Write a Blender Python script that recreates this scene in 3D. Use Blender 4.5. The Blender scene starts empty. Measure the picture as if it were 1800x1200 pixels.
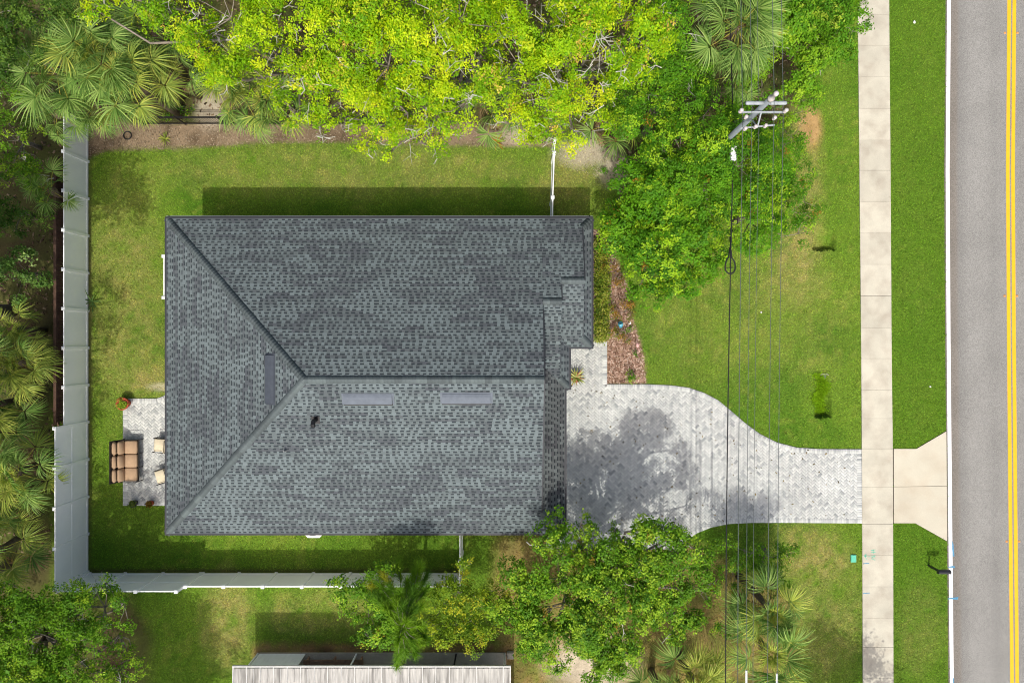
import bpy, math, random
import numpy as np
from mathutils import Vector, Matrix

# ------------------------------------------------------------------ camera, sky, sun, exposure
SC = bpy.context.scene
COL = SC.collection
CAM_H = 33.5                       # height of the drone above the lawn, metres
FPX = 1200.0                       # focal length in photo pixels (24 mm on a 36 mm sensor, 1800 px wide)
cam_d = bpy.data.cameras.new("camera")
cam_d.sensor_width = 36.0
cam_d.lens = 24.0
cam_d.clip_start = 0.1
cam_d.clip_end = 3000.0
cam = bpy.data.objects.new("camera", cam_d)
COL.objects.link(cam)
cam.location = (0, 0, CAM_H)
cam.rotation_euler = (0, 0, 0)
SC.camera = cam

SUN = Vector((0.066, 0.625, -1.0)).normalized()      # direction in which the light travels
world = bpy.data.worlds.new("World")
SC.world = world
world.use_nodes = True
wn = world.node_tree.nodes
sky = wn.new("ShaderNodeTexSky")
sky.sky_type = 'NISHITA'
sky.sun_disc = False
sky.sun_elevation = math.asin(-SUN.z)
sky.sun_rotation = math.atan2(-SUN.x, -SUN.y)
sky.air_density = 0.6
sky.dust_density = 4.5
sky.ozone_density = 0.0
bg = wn["Background"]
bg.inputs[1].default_value = 0.15
world.node_tree.links.new(sky.outputs[0], bg.inputs[0])

sun_d = bpy.data.lights.new("sun", 'SUN')
sun_d.energy = 2.05
sun_d.angle = math.radians(0.53)
sun_d.color = (1.0, 0.965, 0.90)
sun = bpy.data.objects.new("sun", sun_d)
COL.objects.link(sun)
sun.location = (0, 0, 60)
sun.rotation_euler = SUN.to_track_quat('-Z', 'Y').to_euler()

SC.view_settings.view_transform = 'Standard'
SC.view_settings.look = 'None'
SC.view_settings.exposure = 0.50
SC.view_settings.gamma = 1.0
SC.view_settings.use_curve_mapping = False
SC.render.engine = 'CYCLES'
SC.cycles.use_denoising = True
SC.cycles.denoiser = 'OPENIMAGEDENOISE'
SC.cycles.denoising_input_passes = 'RGB_ALBEDO_NORMAL'
SC.cycles.filter_width = 1.05
SC.cycles.max_bounces = 6
SC.cycles.diffuse_bounces = 4
SC.cycles.glossy_bounces = 2
SC.cycles.transmission_bounces = 4
SC.cycles.transparent_max_bounces = 4

RNG = np.random.default_rng(7)
random.seed(7)

# ------------------------------------------------------------------ helpers
def W(px, py, z=0.0):
    """a point at height z from where the survey photo shows it"""
    k = (CAM_H - z) / FPX
    return Vector(((px - 900) * k, (600 - py) * k, z))

def PXY(x, y, z=0.0):
    k = FPX / (CAM_H - z)
    return 900 + x * k, 600 - y * k

def lin(c):
    c = np.asarray(c, float) / 255.0
    return np.where(c <= 0.04045, c / 12.92, ((c + 0.055) / 1.055) ** 2.4)

def A(r, g, b, k=0.72):
    """albedo of a surface that shows as r,g,b in full sun"""
    v = np.clip(lin((r, g, b)) * k, 0.002, 0.85)
    return (float(v[0]), float(v[1]), float(v[2]))

def tag(o, label=None, cat=None, group=None, kind=None):
    if label: o["label"] = label
    if cat: o["category"] = cat
    if group: o["group"] = group
    if kind: o["kind"] = kind
    return o

def link(name, data, parent=None, mat=None, label=None, cat=None, group=None, kind=None, loc=None):
    o = bpy.data.objects.new(name, data)
    COL.objects.link(o)
    if mat is not None and data is not None and len(data.materials) == 0:
        data.materials.append(mat)
    if loc is not None: o.location = loc
    if parent is not None: o.parent = parent
    return tag(o, label, cat, group, kind)

def empty(name, loc, label, cat=None, group=None, kind=None, rz=0.0):
    o = bpy.data.objects.new(name, None)
    COL.objects.link(o)
    o.empty_display_size = 0.2
    o.location = loc
    o.rotation_euler = (0, 0, rz)
    return tag(o, label, cat, group, kind)

def mesh_np(name, v, f, col=None, smooth=False):
    """v (N,3); f (M,k) equal-sided faces; col (N,3) per-vertex colour"""
    v = np.ascontiguousarray(v, np.float32); f = np.ascontiguousarray(f, np.int32)
    me = bpy.data.meshes.new(name)
    me.vertices.add(len(v)); me.vertices.foreach_set("co", v.ravel())
    k = f.shape[1]
    me.loops.add(f.size); me.loops.foreach_set("vertex_index", f.ravel())
    me.polygons.add(len(f))
    me.polygons.foreach_set("loop_start", np.arange(0, f.size, k, dtype=np.int32))
    try: me.polygons.foreach_set("loop_total", np.full(len(f), k, np.int32))
    except Exception: pass
    if smooth: me.polygons.foreach_set("use_smooth", np.ones(len(f), bool))
    if col is not None:
        a = me.attributes.new("tint", 'FLOAT_COLOR', 'POINT')
        c = np.ones((len(v), 4), np.float32); c[:, :3] = col
        a.data.foreach_set("color", c.ravel())
    me.update(calc_edges=True); me.validate()
    return me

class MB:
    """collects boxes, prisms, tubes and lathes into one mesh"""
    def __init__(s): s.v = []; s.f = []; s.c = []
    def add(s, vs, fs, col=None):
        b = len(s.v)
        s.v += [tuple(p) for p in vs]
        s.f += [tuple(b + i for i in q) for q in fs]
        s.c += [col or (1, 1, 1)] * len(vs)
        return s
    def box(s, c, d, rz=0.0, col=None, rx=0.0, ry=0.0, bevel=0.0):
        x, y, z = d[0] / 2, d[1] / 2, d[2] / 2
        R = Matrix.Rotation(rz, 3, 'Z') @ Matrix.Rotation(ry, 3, 'Y') @ Matrix.Rotation(rx, 3, 'X')
        if bevel <= 0:
            P = [(sx * x, sy * y, sz * z) for sz in (-1, 1) for sx, sy in ((-1, -1), (1, -1), (1, 1), (-1, 1))]
            F = [(3, 2, 1, 0), (4, 5, 6, 7), (0, 1, 5, 4), (1, 2, 6, 5), (2, 3, 7, 6), (3, 0, 4, 7)]
        else:
            b = min(bevel, x * .9, y * .9, z * .9)
            def ring(xx, yy, zz, bb):
                return [(xx - bb, yy, zz), (xx, yy - bb, zz), (xx, -yy + bb, zz), (xx - bb, -yy, zz),
                        (-xx + bb, -yy, zz), (-xx, -yy + bb, zz), (-xx, yy - bb, zz), (-xx + bb, yy, zz)]
            rings = [ring(x - b, y - b, -z, b * .5), ring(x, y, -z + b, b), ring(x, y, z - b, b), ring(x - b, y - b, z, b * .5)]
            P = [p for r in rings for p in r]
            F = [tuple(range(8)), tuple(reversed(range(24, 32)))]
            for k in range(3):
                for i in range(8):
                    j = (i + 1) % 8
                    F.append((k * 8 + j, k * 8 + i, (k + 1) * 8 + i, (k + 1) * 8 + j))
        C = Vector(c)
        return s.add([R @ Vector(p) + C for p in P], F, col)
    def prism(s, pts, z0, z1, col=None):
        n = len(pts)
        P = [(p[0], p[1], z0) for p in pts] + [(p[0], p[1], z1) for p in pts]
        F = [tuple(reversed(range(n))), tuple(range(n, 2 * n))]
        F += [(i, (i + 1) % n, n + (i + 1) % n, n + i) for i in range(n)]
        return s.add(P, F, col)
    def tube(s, pts, rad, n=6, col=None, cap=True):
        pts = [Vector(p) for p in pts]
        if not hasattr(rad, "__len__"): rad = [rad] * len(pts)
        P = []; up = None
        for i, p in enumerate(pts):
            t = (pts[min(i + 1, len(pts) - 1)] - pts[max(i - 1, 0)])
            t = t.normalized() if t.length > 1e-9 else Vector((0, 0, 1))
            if up is None:
                up = Vector((0, 0, 1)) if abs(t.z) < .9 else Vector((1, 0, 0))
            a = t.cross(up)
            if a.length < 1e-6: a = t.cross(Vector((0, 1, 0)))
            a.normalize(); b = a.cross(t).normalized(); up = b
            for k in range(n):
                w = 2 * math.pi * k / n
                P.append(p + a * (rad[i] * math.cos(w)) + b * (rad[i] * math.sin(w)))
        F = []
        for i in range(len(pts) - 1):
            for k in range(n):
                F.append((i * n + k, i * n + (k + 1) % n, (i + 1) * n + (k + 1) % n, (i + 1) * n + k))
        if cap:
            F.append(tuple(reversed(range(n)))); F.append(tuple(range((len(pts) - 1) * n, len(pts) * n)))
        return s.add(P, F, col)
    def lathe(s, prof, n=16, c=(0, 0, 0), col=None):
        P = []; F = []
        for r, z in prof:
            for k in range(n):
                w = 2 * math.pi * k / n
                P.append((c[0] + r * math.cos(w), c[1] + r * math.sin(w), c[2] + z))
        for i in range(len(prof) - 1):
            for k in range(n):
                F.append((i * n + k, i * n + (k + 1) % n, (i + 1) * n + (k + 1) % n, (i + 1) * n + k))
        F.append(tuple(reversed(range(n)))); F.append(tuple(range((len(prof) - 1) * n, len(prof) * n)))
        return s.add(P, F, col)
    def mesh(s, name, smooth=False):
        me = bpy.data.meshes.new(name)
        me.from_pydata(s.v, [], s.f)
        a = me.attributes.new("tint", 'FLOAT_COLOR', 'POINT')
        a.data.foreach_set("color", np.array([(c[0], c[1], c[2], 1) for c in s.c], np.float32).ravel())
        if smooth:
            me.polygons.foreach_set("use_smooth", np.ones(len(me.polygons), bool))
        me.update()
        return me
    def build(s, name, mat, parent=None, smooth=False, **kw):
        return link(name, s.mesh(name, smooth), parent, mat, **kw)

def inside(px, py, poly):
    px = np.asarray(px, float); py = np.asarray(py, float)
    r = np.zeros(px.shape, bool); n = len(poly); j = n - 1
    for i in range(n):
        xi, yi = poly[i][0], poly[i][1]; xj, yj = poly[j][0], poly[j][1]
        if yi != yj:
            r ^= ((yi > py) != (yj > py)) & (px < (xj - xi) * (py - yi) / (yj - yi) + xi)
        j = i
    return r

def edge_dist(px, py, poly, closed=True):
    px = np.asarray(px, float); py = np.asarray(py, float)
    d = np.full(px.shape, 1e9); n = len(poly)
    for i in range(n if closed else n - 1):
        ax, ay = poly[i][0], poly[i][1]; bx, by = poly[(i + 1) % n][0], poly[(i + 1) % n][1]
        L = (bx - ax) ** 2 + (by - ay) ** 2 + 1e-12
        t = np.clip(((px - ax) * (bx - ax) + (py - ay) * (by - ay)) / L, 0, 1)
        d = np.minimum(d, np.hypot(px - ax - t * (bx - ax), py - ay - t * (by - ay)))
    return d

def _hash(ix, iy, iz, seed):
    n = (ix * 374761393 + iy * 668265263 + iz * 2147483647 + seed * 974634) & 0xffffffff
    n = ((n ^ (n >> 13)) * 1274126177) & 0xffffffff
    n = (n ^ (n >> 16)) & 0xffffffff
    return n / 4294967295.0

def noise3(p, seed=0):
    p = np.asarray(p, float)
    i = np.floor(p).astype(np.int64); f = p - i; f = f * f * (3 - 2 * f)
    r = 0
    for dx in (0, 1):
        wx = f[..., 0] if dx else 1 - f[..., 0]
        for dy in (0, 1):
            wy = f[..., 1] if dy else 1 - f[..., 1]
            for dz in (0, 1):
                wz = f[..., 2] if dz else 1 - f[..., 2]
                r = r + wx * wy * wz * _hash(i[..., 0] + dx, i[..., 1] + dy, i[..., 2] + dz, seed)
    return r

def noise2(x, y, seed=0):
    return noise3(np.stack([np.asarray(x, float), np.asarray(y, float), np.full(np.shape(x), .5)], -1), seed)

# ------------------------------------------------------------------ materials
def mat(name, base=None, tint=False, rough=0.8, var=0.12, scale=3.0, fine=0.0, fine_scale=60.0, bump=0.0, bump_scale=80.0,
        spec=0.3, metal=0.0, rand=0.0, hue=None, stretch=None):
    m = bpy.data.materials.new(name); m.use_nodes = True
    nt = m.node_tree; N = nt.nodes; L = nt.links
    b = N["Principled BSDF"]
    b.inputs["Roughness"].default_value = rough
    b.inputs["Metallic"].default_value = metal
    b.inputs["Specular IOR Level"].default_value = spec
    tc = N.new("ShaderNodeNewGeometry").outputs["Position"]
    if stretch:
        mp = N.new("ShaderNodeMapping"); mp.inputs["Scale"].default_value = stretch
        L.new(tc, mp.inputs["Vector"]); tc = mp.outputs[0]
    if tint:
        at = N.new("ShaderNodeAttribute"); at.attribute_name = "tint"; c = at.outputs["Color"]
        if base is not None:
            mx = N.new("ShaderNodeMix"); mx.data_type = 'RGBA'; mx.blend_type = 'MULTIPLY'; mx.inputs[0].default_value = 1
            mx.inputs[7].default_value = (*base, 1); L.new(c, mx.inputs[6]); c = mx.outputs[2]
    else:
        rgb = N.new("ShaderNodeRGB"); rgb.outputs[0].default_value = (*base, 1); c = rgb.outputs[0]
    def mul(c, fac):
        mx = N.new("ShaderNodeMix"); mx.data_type = 'RGBA'; mx.blend_type = 'MULTIPLY'; mx.inputs[0].default_value = 1
        L.new(c, mx.inputs[6]); L.new(fac, mx.inputs[7]); return mx.outputs[2]
    def vary(c, sc, amt, detail=4.0):
        n = N.new("ShaderNodeTexNoise"); n.inputs["Scale"].default_value = sc; n.inputs["Detail"].default_value = detail
        L.new(tc, n.inputs["Vector"])
        r = N.new("ShaderNodeMapRange"); r.inputs[1].default_value = .3; r.inputs[2].default_value = .7
        r.inputs[3].default_value = 1 - amt; r.inputs[4].default_value = 1 + amt; r.clamp = False
        L.new(n.outputs[0], r.inputs[0]); return mul(c, r.outputs[0])
    if hue:                                   # a second colour in soft patches
        n = N.new("ShaderNodeTexNoise"); n.inputs["Scale"].default_value = hue[1]; n.inputs["Detail"].default_value = 5
        L.new(tc, n.inputs["Vector"])
        r = N.new("ShaderNodeMapRange"); r.inputs[1].default_value = .45; r.inputs[2].default_value = .7
        r.inputs[4].default_value = hue[2]
        L.new(n.outputs[0], r.inputs[0])
        mx = N.new("ShaderNodeMix"); mx.data_type = 'RGBA'; L.new(r.outputs[0], mx.inputs[0]); L.new(c, mx.inputs[6])
        mx.inputs[7].default_value = (*hue[0], 1); c = mx.outputs[2]
    if var: c = vary(c, scale, var)
    if fine: c = vary(c, fine_scale, fine, 2.0)
    if rand:
        oi = N.new("ShaderNodeObjectInfo")
        r = N.new("ShaderNodeMapRange"); r.inputs[3].default_value = 1 - rand; r.inputs[4].default_value = 1 + rand
        L.new(oi.outputs["Random"], r.inputs[0]); c = mul(c, r.outputs[0])
    L.new(c, b.inputs["Base Color"])
    if bump:
        n = N.new("ShaderNodeTexNoise"); n.inputs["Scale"].default_value = bump_scale; n.inputs["Detail"].default_value = 3
        L.new(tc, n.inputs["Vector"])
        bp = N.new("ShaderNodeBump"); bp.inputs["Strength"].default_value = bump; bp.inputs["Distance"].default_value = 0.02
        L.new(n.outputs[0], bp.inputs["Height"]); L.new(bp.outputs[0], b.inputs["Normal"])
    return m

def leaf_mat(name, trans=0.35, rough=0.45, spec=0.35):
    m = bpy.data.materials.new(name); m.use_nodes = True
    nt = m.node_tree; N = nt.nodes; L = nt.links
    b = N["Principled BSDF"]; out = N["Material Output"]
    b.inputs["Roughness"].default_value = rough
    b.inputs["Specular IOR Level"].default_value = spec
    at = N.new("ShaderNodeAttribute"); at.attribute_name = "tint"
    L.new(at.outputs["Color"], b.inputs["Base Color"])
    tr = N.new("ShaderNodeBsdfTranslucent")
    mx = N.new("ShaderNodeMix"); mx.data_type = 'RGBA'; mx.blend_type = 'MULTIPLY'; mx.inputs[0].default_value = 1
    mx.inputs[7].default_value = (1.25, 1.45, 0.4, 1); L.new(at.outputs["Color"], mx.inputs[6]); L.new(mx.outputs[2], tr.inputs[0])
    ms = N.new("ShaderNodeMixShader"); ms.inputs[0].default_value = trans
    L.new(b.outputs[0], ms.inputs[1]); L.new(tr.outputs[0], ms.inputs[2]); L.new(ms.outputs[0], out.inputs[0])
    return m

M = {}
M['leaf'] = leaf_mat("leaf", 0.20, 0.5, 0.12)
M['frond'] = leaf_mat("frond", 0.22, 0.5, 0.16)
M['grass'] = leaf_mat("grass_blade", 0.25, 0.7, 0.08)
M['bark'] = mat("bark", A(150, 140, 125), rough=.95, var=.3, scale=6, fine=.25, fine_scale=40, bump=.6, bump_scale=40)
M['twig'] = mat("twig", A(206, 204, 190), rough=.95, var=.2, scale=8)
M['palm_bark'] = mat("palm_bark", A(120, 105, 85), rough=.95, var=.3, scale=5, fine=.3, fine_scale=30)
M['shingle'] = mat("shingle", tint=True, rough=.95, var=.05, scale=2.0, fine=.14, fine_scale=70, spec=.15)
M['cap'] = mat("cap_shingle", tint=True, rough=.95, var=.06, scale=3, fine=.1, fine_scale=90, spec=.15)
M['fascia'] = mat("fascia", (.030, .033, .038), rough=.5, var=.05)
M['vent_metal'] = mat("vent_metal", A(112, 121, 131), rough=.6, var=.12, scale=5, spec=.2)
M['vent_shaded'] = mat("shaded_vent_metal", A(78, 85, 94), rough=.7, var=.1, scale=5, spec=.2)  # same metal as the other vents, shade put in as a darker colour
M['stucco'] = mat("stucco", (.62, .60, .55), rough=.95, var=.05, bump=.3, bump_scale=60)
M['white_trim'] = mat("white_trim", (.78, .78, .76), rough=.6, var=.04)
M['glass'] = mat("window_glass", (.02, .025, .03), rough=.08, var=0, spec=.6)
M['garage'] = mat("garage_door", (.70, .70, .67), rough=.55, var=.04)
M['door'] = mat("front_door", (.06, .09, .10), rough=.4, var=.1)
M['vinyl'] = mat("white_vinyl", (.91, .93, .91), rough=.45, var=.02, scale=1.5, spec=.4)
M['black_metal'] = mat("black_metal", (.012, .012, .013), rough=.45, var=.1)
M['concrete'] = mat("concrete", A(214, 209, 189), rough=.95, var=.09, scale=1.1, fine=.05, fine_scale=25, rand=.06, hue=(A(176, 164, 146), 1.3, .5))
M['apron'] = mat("apron_concrete", A(218, 212, 190), rough=.95, var=.05, scale=.8, fine=.04, fine_scale=25, rand=.02, hue=(A(200, 182, 156), .9, .4))
M['grout'] = mat("paver_sand", A(150, 150, 145), rough=1, var=.15, scale=8)
M['paver'] = mat("paver", tint=True, rough=.9, var=.07, scale=.55, fine=.07, fine_scale=60)
M['old_concrete'] = mat("old_concrete", A(188, 182, 165), rough=.95, var=.15, scale=1.5, fine=.1, fine_scale=15)
M['yellow_paint'] = mat("yellow_paint", A(250, 190, 35, .8), rough=.7, var=.05, scale=4, fine=.06, fine_scale=40)
M['white_paint'] = mat("white_paint", (.80, .80, .79), rough=.7, var=.03, scale=4)
M['blue_paint'] = mat("blue_paint", A(95, 160, 195), rough=.8, var=.25, scale=20)
M['teal_paint'] = mat("teal_paint", A(110, 215, 180), rough=.8, var=.12, scale=25)
M['pole'] = mat("concrete_pole", A(140, 150, 154), rough=.85, var=.12, scale=4)
M['steel'] = mat("galvanised_steel", A(176, 184, 188), rough=.5, var=.08, spec=.5)
M['porcelain'] = mat("porcelain", A(225, 215, 212), rough=.25, var=.05, spec=.5)
M['wire'] = mat("aluminium_wire", (.09, .105, .10), rough=.5, var=.1)
M['cable'] = mat("black_cable", (.015, .015, .016), rough=.6, var=.1)
M['mailbox'] = mat("mailbox_black", (.018, .019, .022), rough=.38, var=.1, spec=.5)
M['cushion'] = mat("brown_cushion", A(196, 165, 132), rough=.95, var=.06, scale=4, fine=.05, fine_scale=80, bump=.2, bump_scale=120)
M['cream'] = mat("cream_cushion", A(236, 224, 192), rough=.95, var=.06, scale=8, fine=.06, fine_scale=40, bump=.2, bump_scale=120)
M['wicker'] = mat("dark_frame", (.02, .016, .013), rough=.6, var=.2)
M['terracotta'] = mat("terracotta", A(190, 90, 60), rough=.85, var=.2, scale=12)
M['soil'] = mat("soil", (.035, .025, .018), rough=1, var=.3, scale=20)
M['dark_pot'] = mat("dark_pot", A(70, 70, 72), rough=.5, var=.1)
M['amber'] = mat("amber_reflector", A(225, 160, 90), rough=.3, var=.1)
M['wood'] = mat("weathered_wood", A(150, 122, 98), rough=.9, var=.2, scale=6)
M['brown_wood'] = mat("brown_fence_wood", A(98, 74, 60), rough=.95, var=.25, scale=5)
M['tin'] = mat("weathered_pan_roof", A(200, 198, 190), rough=.6, var=.16, scale=1.2, fine=.22, fine_scale=2.6, stretch=(5.5, .55, 1), hue=(A(120, 118, 112), 1.0, .9))
M['tin_rib'] = mat("pan_roof_seam", A(228, 228, 222), rough=.55, var=.1, scale=3)
M['sheet'] = mat("pale_sheet", (.62, .66, .66), rough=.6, var=.04)
M['plastic_white'] = mat("white_plastic", (.78, .79, .76), rough=.5, var=.03)
M['grey_plastic'] = mat("grey_plastic", (.16, .17, .17), rough=.5, var=.05)
M['blue_glaze'] = mat("blue_glaze", A(105, 190, 215), rough=.25, var=.1, spec=.5)
M['pink'] = mat("pale_pink_plastic", A(248, 196, 190), rough=.5, var=.05)
M['mulch'] = mat("mulch_chip", tint=True, rough=1, var=.1, scale=3)
# ------------------------------------------------------------------ layout of the plot (photo survey coordinates)
DRIVE = [(960, 600), (1043, 600), (1067, 600), (1067, 675), (1140, 675), (1180, 677), (1210, 681), (1237, 690), (1262, 703), (1285, 722),
         (1308, 742), (1335, 762), (1365, 777), (1400, 786), (1440, 788.5), (1513.5, 789), (1514.5, 919), (1400, 918), (1320, 918),
         (1280, 920), (1250, 926), (1225, 936), (1205, 950), (1190, 965), (960, 965)]
PATIO = [(217, 700), (276, 700), (288, 696), (300, 686), (372, 686), (372, 888), (217, 888)]
HOUSE_G = [(362, 415), (1006, 415), (1006, 598), (985, 598), (985, 668), (970, 668), (970, 886), (362, 886)]
BED = [(1010, 405), (1060, 404), (1078, 420), (1082, 450), (1092, 480), (1110, 520), (1112, 560), (1122, 590), (1131, 620), (1135, 674), (1066, 674), (1066, 601), (1010, 601)]
APRON = [(1569, 788), (1610, 788), (1663, 757), (1664, 951), (1608, 919), (1569.5, 919)]
SLAB = [(452, 1146), (890, 1146), (890, 1300), (452, 1300)]
NORTH_BED = [(150, 215), (150, 285), (165, 275), (190, 264), (230, 262), (300, 263), (350, 260), (420, 254), (500, 252), (600, 252), (700, 254), (800, 256), (868, 257),
             (960, 256), (975, 262), (975, 215)]
_dy = [-2400, 0, 300, 600, 900, 1200, 3600]; _dx = [14, 1.5, -1, .8, 3.5, 6.5, 36]
def road_d(py): return float(np.interp(py, _dy, _dx))
def walk_l(py): return float(np.interp(py, [-1200, 0, 300, 600, 800, 1200, 2400], [1495, 1507, 1510, 1513, 1514.3, 1516, 1519]))
def walk_r(py): return float(np.interp(py, [-1200, 0, 300, 600, 800, 1200, 2400], [1552, 1562, 1564.5, 1566.3, 1568.5, 1569.7, 1573]))
WALK = [(walk_l(y), y) for y in (-1200, 0, 300, 600, 800, 1200, 2400)] + [(walk_r(y), y) for y in (2400, 1200, 800, 600, 300, 0, -1200)]

def to_xy(poly, z=0.0): return [tuple(W(p[0], p[1], z)[:2]) for p in poly]
DRIVE_XY, PATIO_XY, BED_XY, APRON_XY, SLAB_XY = map(to_xy, (DRIVE, PATIO, BED, APRON, SLAB))

# two steps cut into the front lawn at the ends of a buried drain: (px, py of the cut's south wall, half width m, slope length m, depth m)
PITS = [(1449, 441, .62, 1.3, .55), (1447, 735, .46, 2.1, .50)]
def ground_z(x, y):
    x = np.asarray(x, float); y = np.asarray(y, float)
    z = np.zeros(np.shape(x))
    for px, py, hw, ln, dp in PITS:
        c = W(px, py)
        wob = .10 * (noise2(x * 3.1 + 4, y * 0 + 2, 5) - .5)
        u = np.clip((hw - np.abs(x - c.x)) / .22, 0, 1); u = u * u * (3 - 2 * u)
        t = (y - c.y - wob)
        wall = np.clip(t / .10, 0, 1); back = np.clip(1 - (t - .16) / (ln - .16), 0, 1)
        z = z - dp * u * wall * np.where(t < .16, 1, back ** 1.5)
    # the verge falls gently towards the road edge
    return z

def soft(px, py, poly, w):
    d = edge_dist(px, py, poly); s = np.where(inside(px, py, poly), d, -d)
    return np.clip(.5 + s / (2 * w), 0, 1)

def blob(px, py, cx, cy, rx, ry, w=.35):
    d = np.hypot((px - cx) / rx, (py - cy) / ry)
    return np.clip((1 + w - d) / (2 * w), 0, 1)

C_GREEN = np.array(A(129, 165, 56)); C_DEEP = np.array(A(98, 145, 42)); C_YEL = np.array(A(162, 180, 78)); C_DRY = np.array(A(192, 182, 112))
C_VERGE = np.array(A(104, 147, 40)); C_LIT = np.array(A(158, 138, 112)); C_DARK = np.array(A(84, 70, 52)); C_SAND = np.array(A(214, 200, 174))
C_STRAW = np.array(A(196, 158, 108)); C_MULCH = np.array(A(168, 138, 116))

def ground_look(x, y):
    """albedo and how grassy the ground is"""
    x = np.asarray(x, float); y = np.asarray(y, float)
    px, py = PXY(x, y)
    n1 = noise2(x * .45, y * .45, 1); n2 = noise2(x * 1.3, y * 1.3, 2); n3 = noise2(x * 4.1, y * 4.1, 3); n4 = noise2(x * .8 + 9, y * .8, 4)
    def mix(a, b, t): return a * (1 - t[..., None]) + b * t[..., None]
    base = np.broadcast_to(C_GREEN, x.shape + (3,))
    c = mix(base, C_DEEP, np.clip((n1 * .6 + n2 * .4 - .42) * 3.0, 0, .85))
    c = mix(c, C_YEL, np.clip((n2 * .35 + n3 * .45 + n4 * .3 - .58) * 3.5, 0, .75))
    # dry: the north lawn, patches of the front lawn and the strip by the palms
    dry = .42 * blob(px, py, 620, 300, 330, 45) + .5 * blob(px, py, 1000, 330, 60, 50) + .22 * blob(px, py, 1300, 560, 190, 130) + .35 * blob(px, py, 1385, 470, 60, 60)
    dry = dry + .65 * blob(px, py, 1420, 965, 70, 45) + .5 * blob(px, py, 1450, 1080, 70, 110) + .5 * blob(px, py, 1620, 1110, 50, 100) + .18 * blob(px, py, 1615, 300, 50, 500) + .5 * blob(px, py, 220, 520, 70, 200)
    dry = dry + .7 * blob(px, py, 400, 1090, 45, 80) + .5 * blob(px, py, 560, 1080, 90, 40) + .6 * blob(px, py, 1405, 330, 40, 160) + .4 * blob(px, py, 930, 960, 50, 30)
    dry = dry + .5 * blob(px, py, 270, 670, 40, 25) + .35 * blob(px, py, 1455, 668, 16, 9)
    n5 = noise2(x * 9.3, y * 9.3, 6); n6 = noise2(x * 2.2, y * 2.2, 7)
    dry = dry * .8
    t = np.clip(dry * (n2 * .35 + n6 * .55 + n3 * .6 + n5 * .5 + n4 * .3 - .72) * 2.1, 0, .9)
    c = mix(c, C_DRY, t)
    verge = ((px > 1560) & (px < 1668)).astype(float)
    c = mix(c, C_VERGE, verge * np.clip(.9 - dry, .3, .75))
    g = np.ones(x.shape)
    wob = 9 * (n2 - .5) + 5 * (n3 - .5)
    # woodland floor and beds
    wood = np.maximum.reduce([soft(px, py + wob, [(-4000, -4000), (1440, -4000), (1440, 60), (1400, 180), (1330, 300), (1250, 300), (1090, 300), (975, 216), (150, 216), (120, 300), (106, 500), (95, 760), (95, 1100), (-4000, 1100)], 10),
                              soft(px, py + wob, [(-4000, 1010), (97, 1045), (230, 1050), (270, 1120), (250, 1300), (-4000, 3000)], 14)])
    c = mix(c, C_DARK * (.8 + .5 * n3[..., None]), np.clip(wood * (.75 + .5 * (n2 - .3)), 0, 1)); g = g * (1 - wood * .93)
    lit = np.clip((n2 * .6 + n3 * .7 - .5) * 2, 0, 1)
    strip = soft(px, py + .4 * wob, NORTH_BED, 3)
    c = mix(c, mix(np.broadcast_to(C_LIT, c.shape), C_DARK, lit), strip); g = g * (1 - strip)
    mud = np.maximum.reduce([soft(px, py + wob, [(870, 940), (960, 938), (1000, 950), (1210, 950), (1290, 990), (1400, 1060), (1400, 1300), (890, 1300), (860, 1060)], 12) * .8,
                             soft(px, py + wob, [(445, 1128), (905, 1128), (905, 1400), (430, 1400)], 6)])
    c = mix(c, mix(np.broadcast_to(C_STRAW * .85, c.shape), C_DARK, np.clip(n2 * 1.5 - .4, 0, 1)), mud * np.clip(n3 + .35, 0, 1)); g = g * (1 - .75 * mud)
    # fence feet: bare dark soil
    foot = np.maximum(blob(px, py, 157, 620, 6, 420), soft(px, py, [(150, 1000), (815, 1000), (815, 1010), (150, 1010)], 3))
    c = mix(c, C_DARK, foot * .8); g = g * (1 - .8 * foot)
    sand = np.maximum.reduce([.9 * blob(px, py + wob, 1030, 268, 52, 26), .9 * blob(px, py + wob, 1080, 300, 30, 26), blob(px, py + wob, 1040, 1165, 75, 45), .9 * blob(px, py + wob, 370, 195, 26, 32), .8 * blob(px, py + wob, 905, 240, 45, 12), .7 * blob(px, py, 290, 680, 30, 8)])
    c = mix(c, C_SAND * (.7 + .5 * n3[..., None]), sand * .95); g = g * (1 - sand)
    vivid = blob(px + 3 * (n5 - .5) * 4, py, 1443, 692, 7, 28, .6) * .7
    c = mix(c, np.array(A(134, 176, 18)), vivid)
    straw = blob(px, py + wob, 1425, 225, 20, 36) * .9
    c = mix(c, C_STRAW * (.75 + .5 * n3[..., None]), straw); g = g * (1 - straw)
    bed = soft(px, py, BED, 2)
    c = mix(c, C_MULCH * (.65 + .6 * n3[..., None]), bed); g = g * (1 - bed)
    gap = blob(px, py, 1016, 560, 22, 60)
    return c, np.clip(g, 0, 1)

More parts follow.
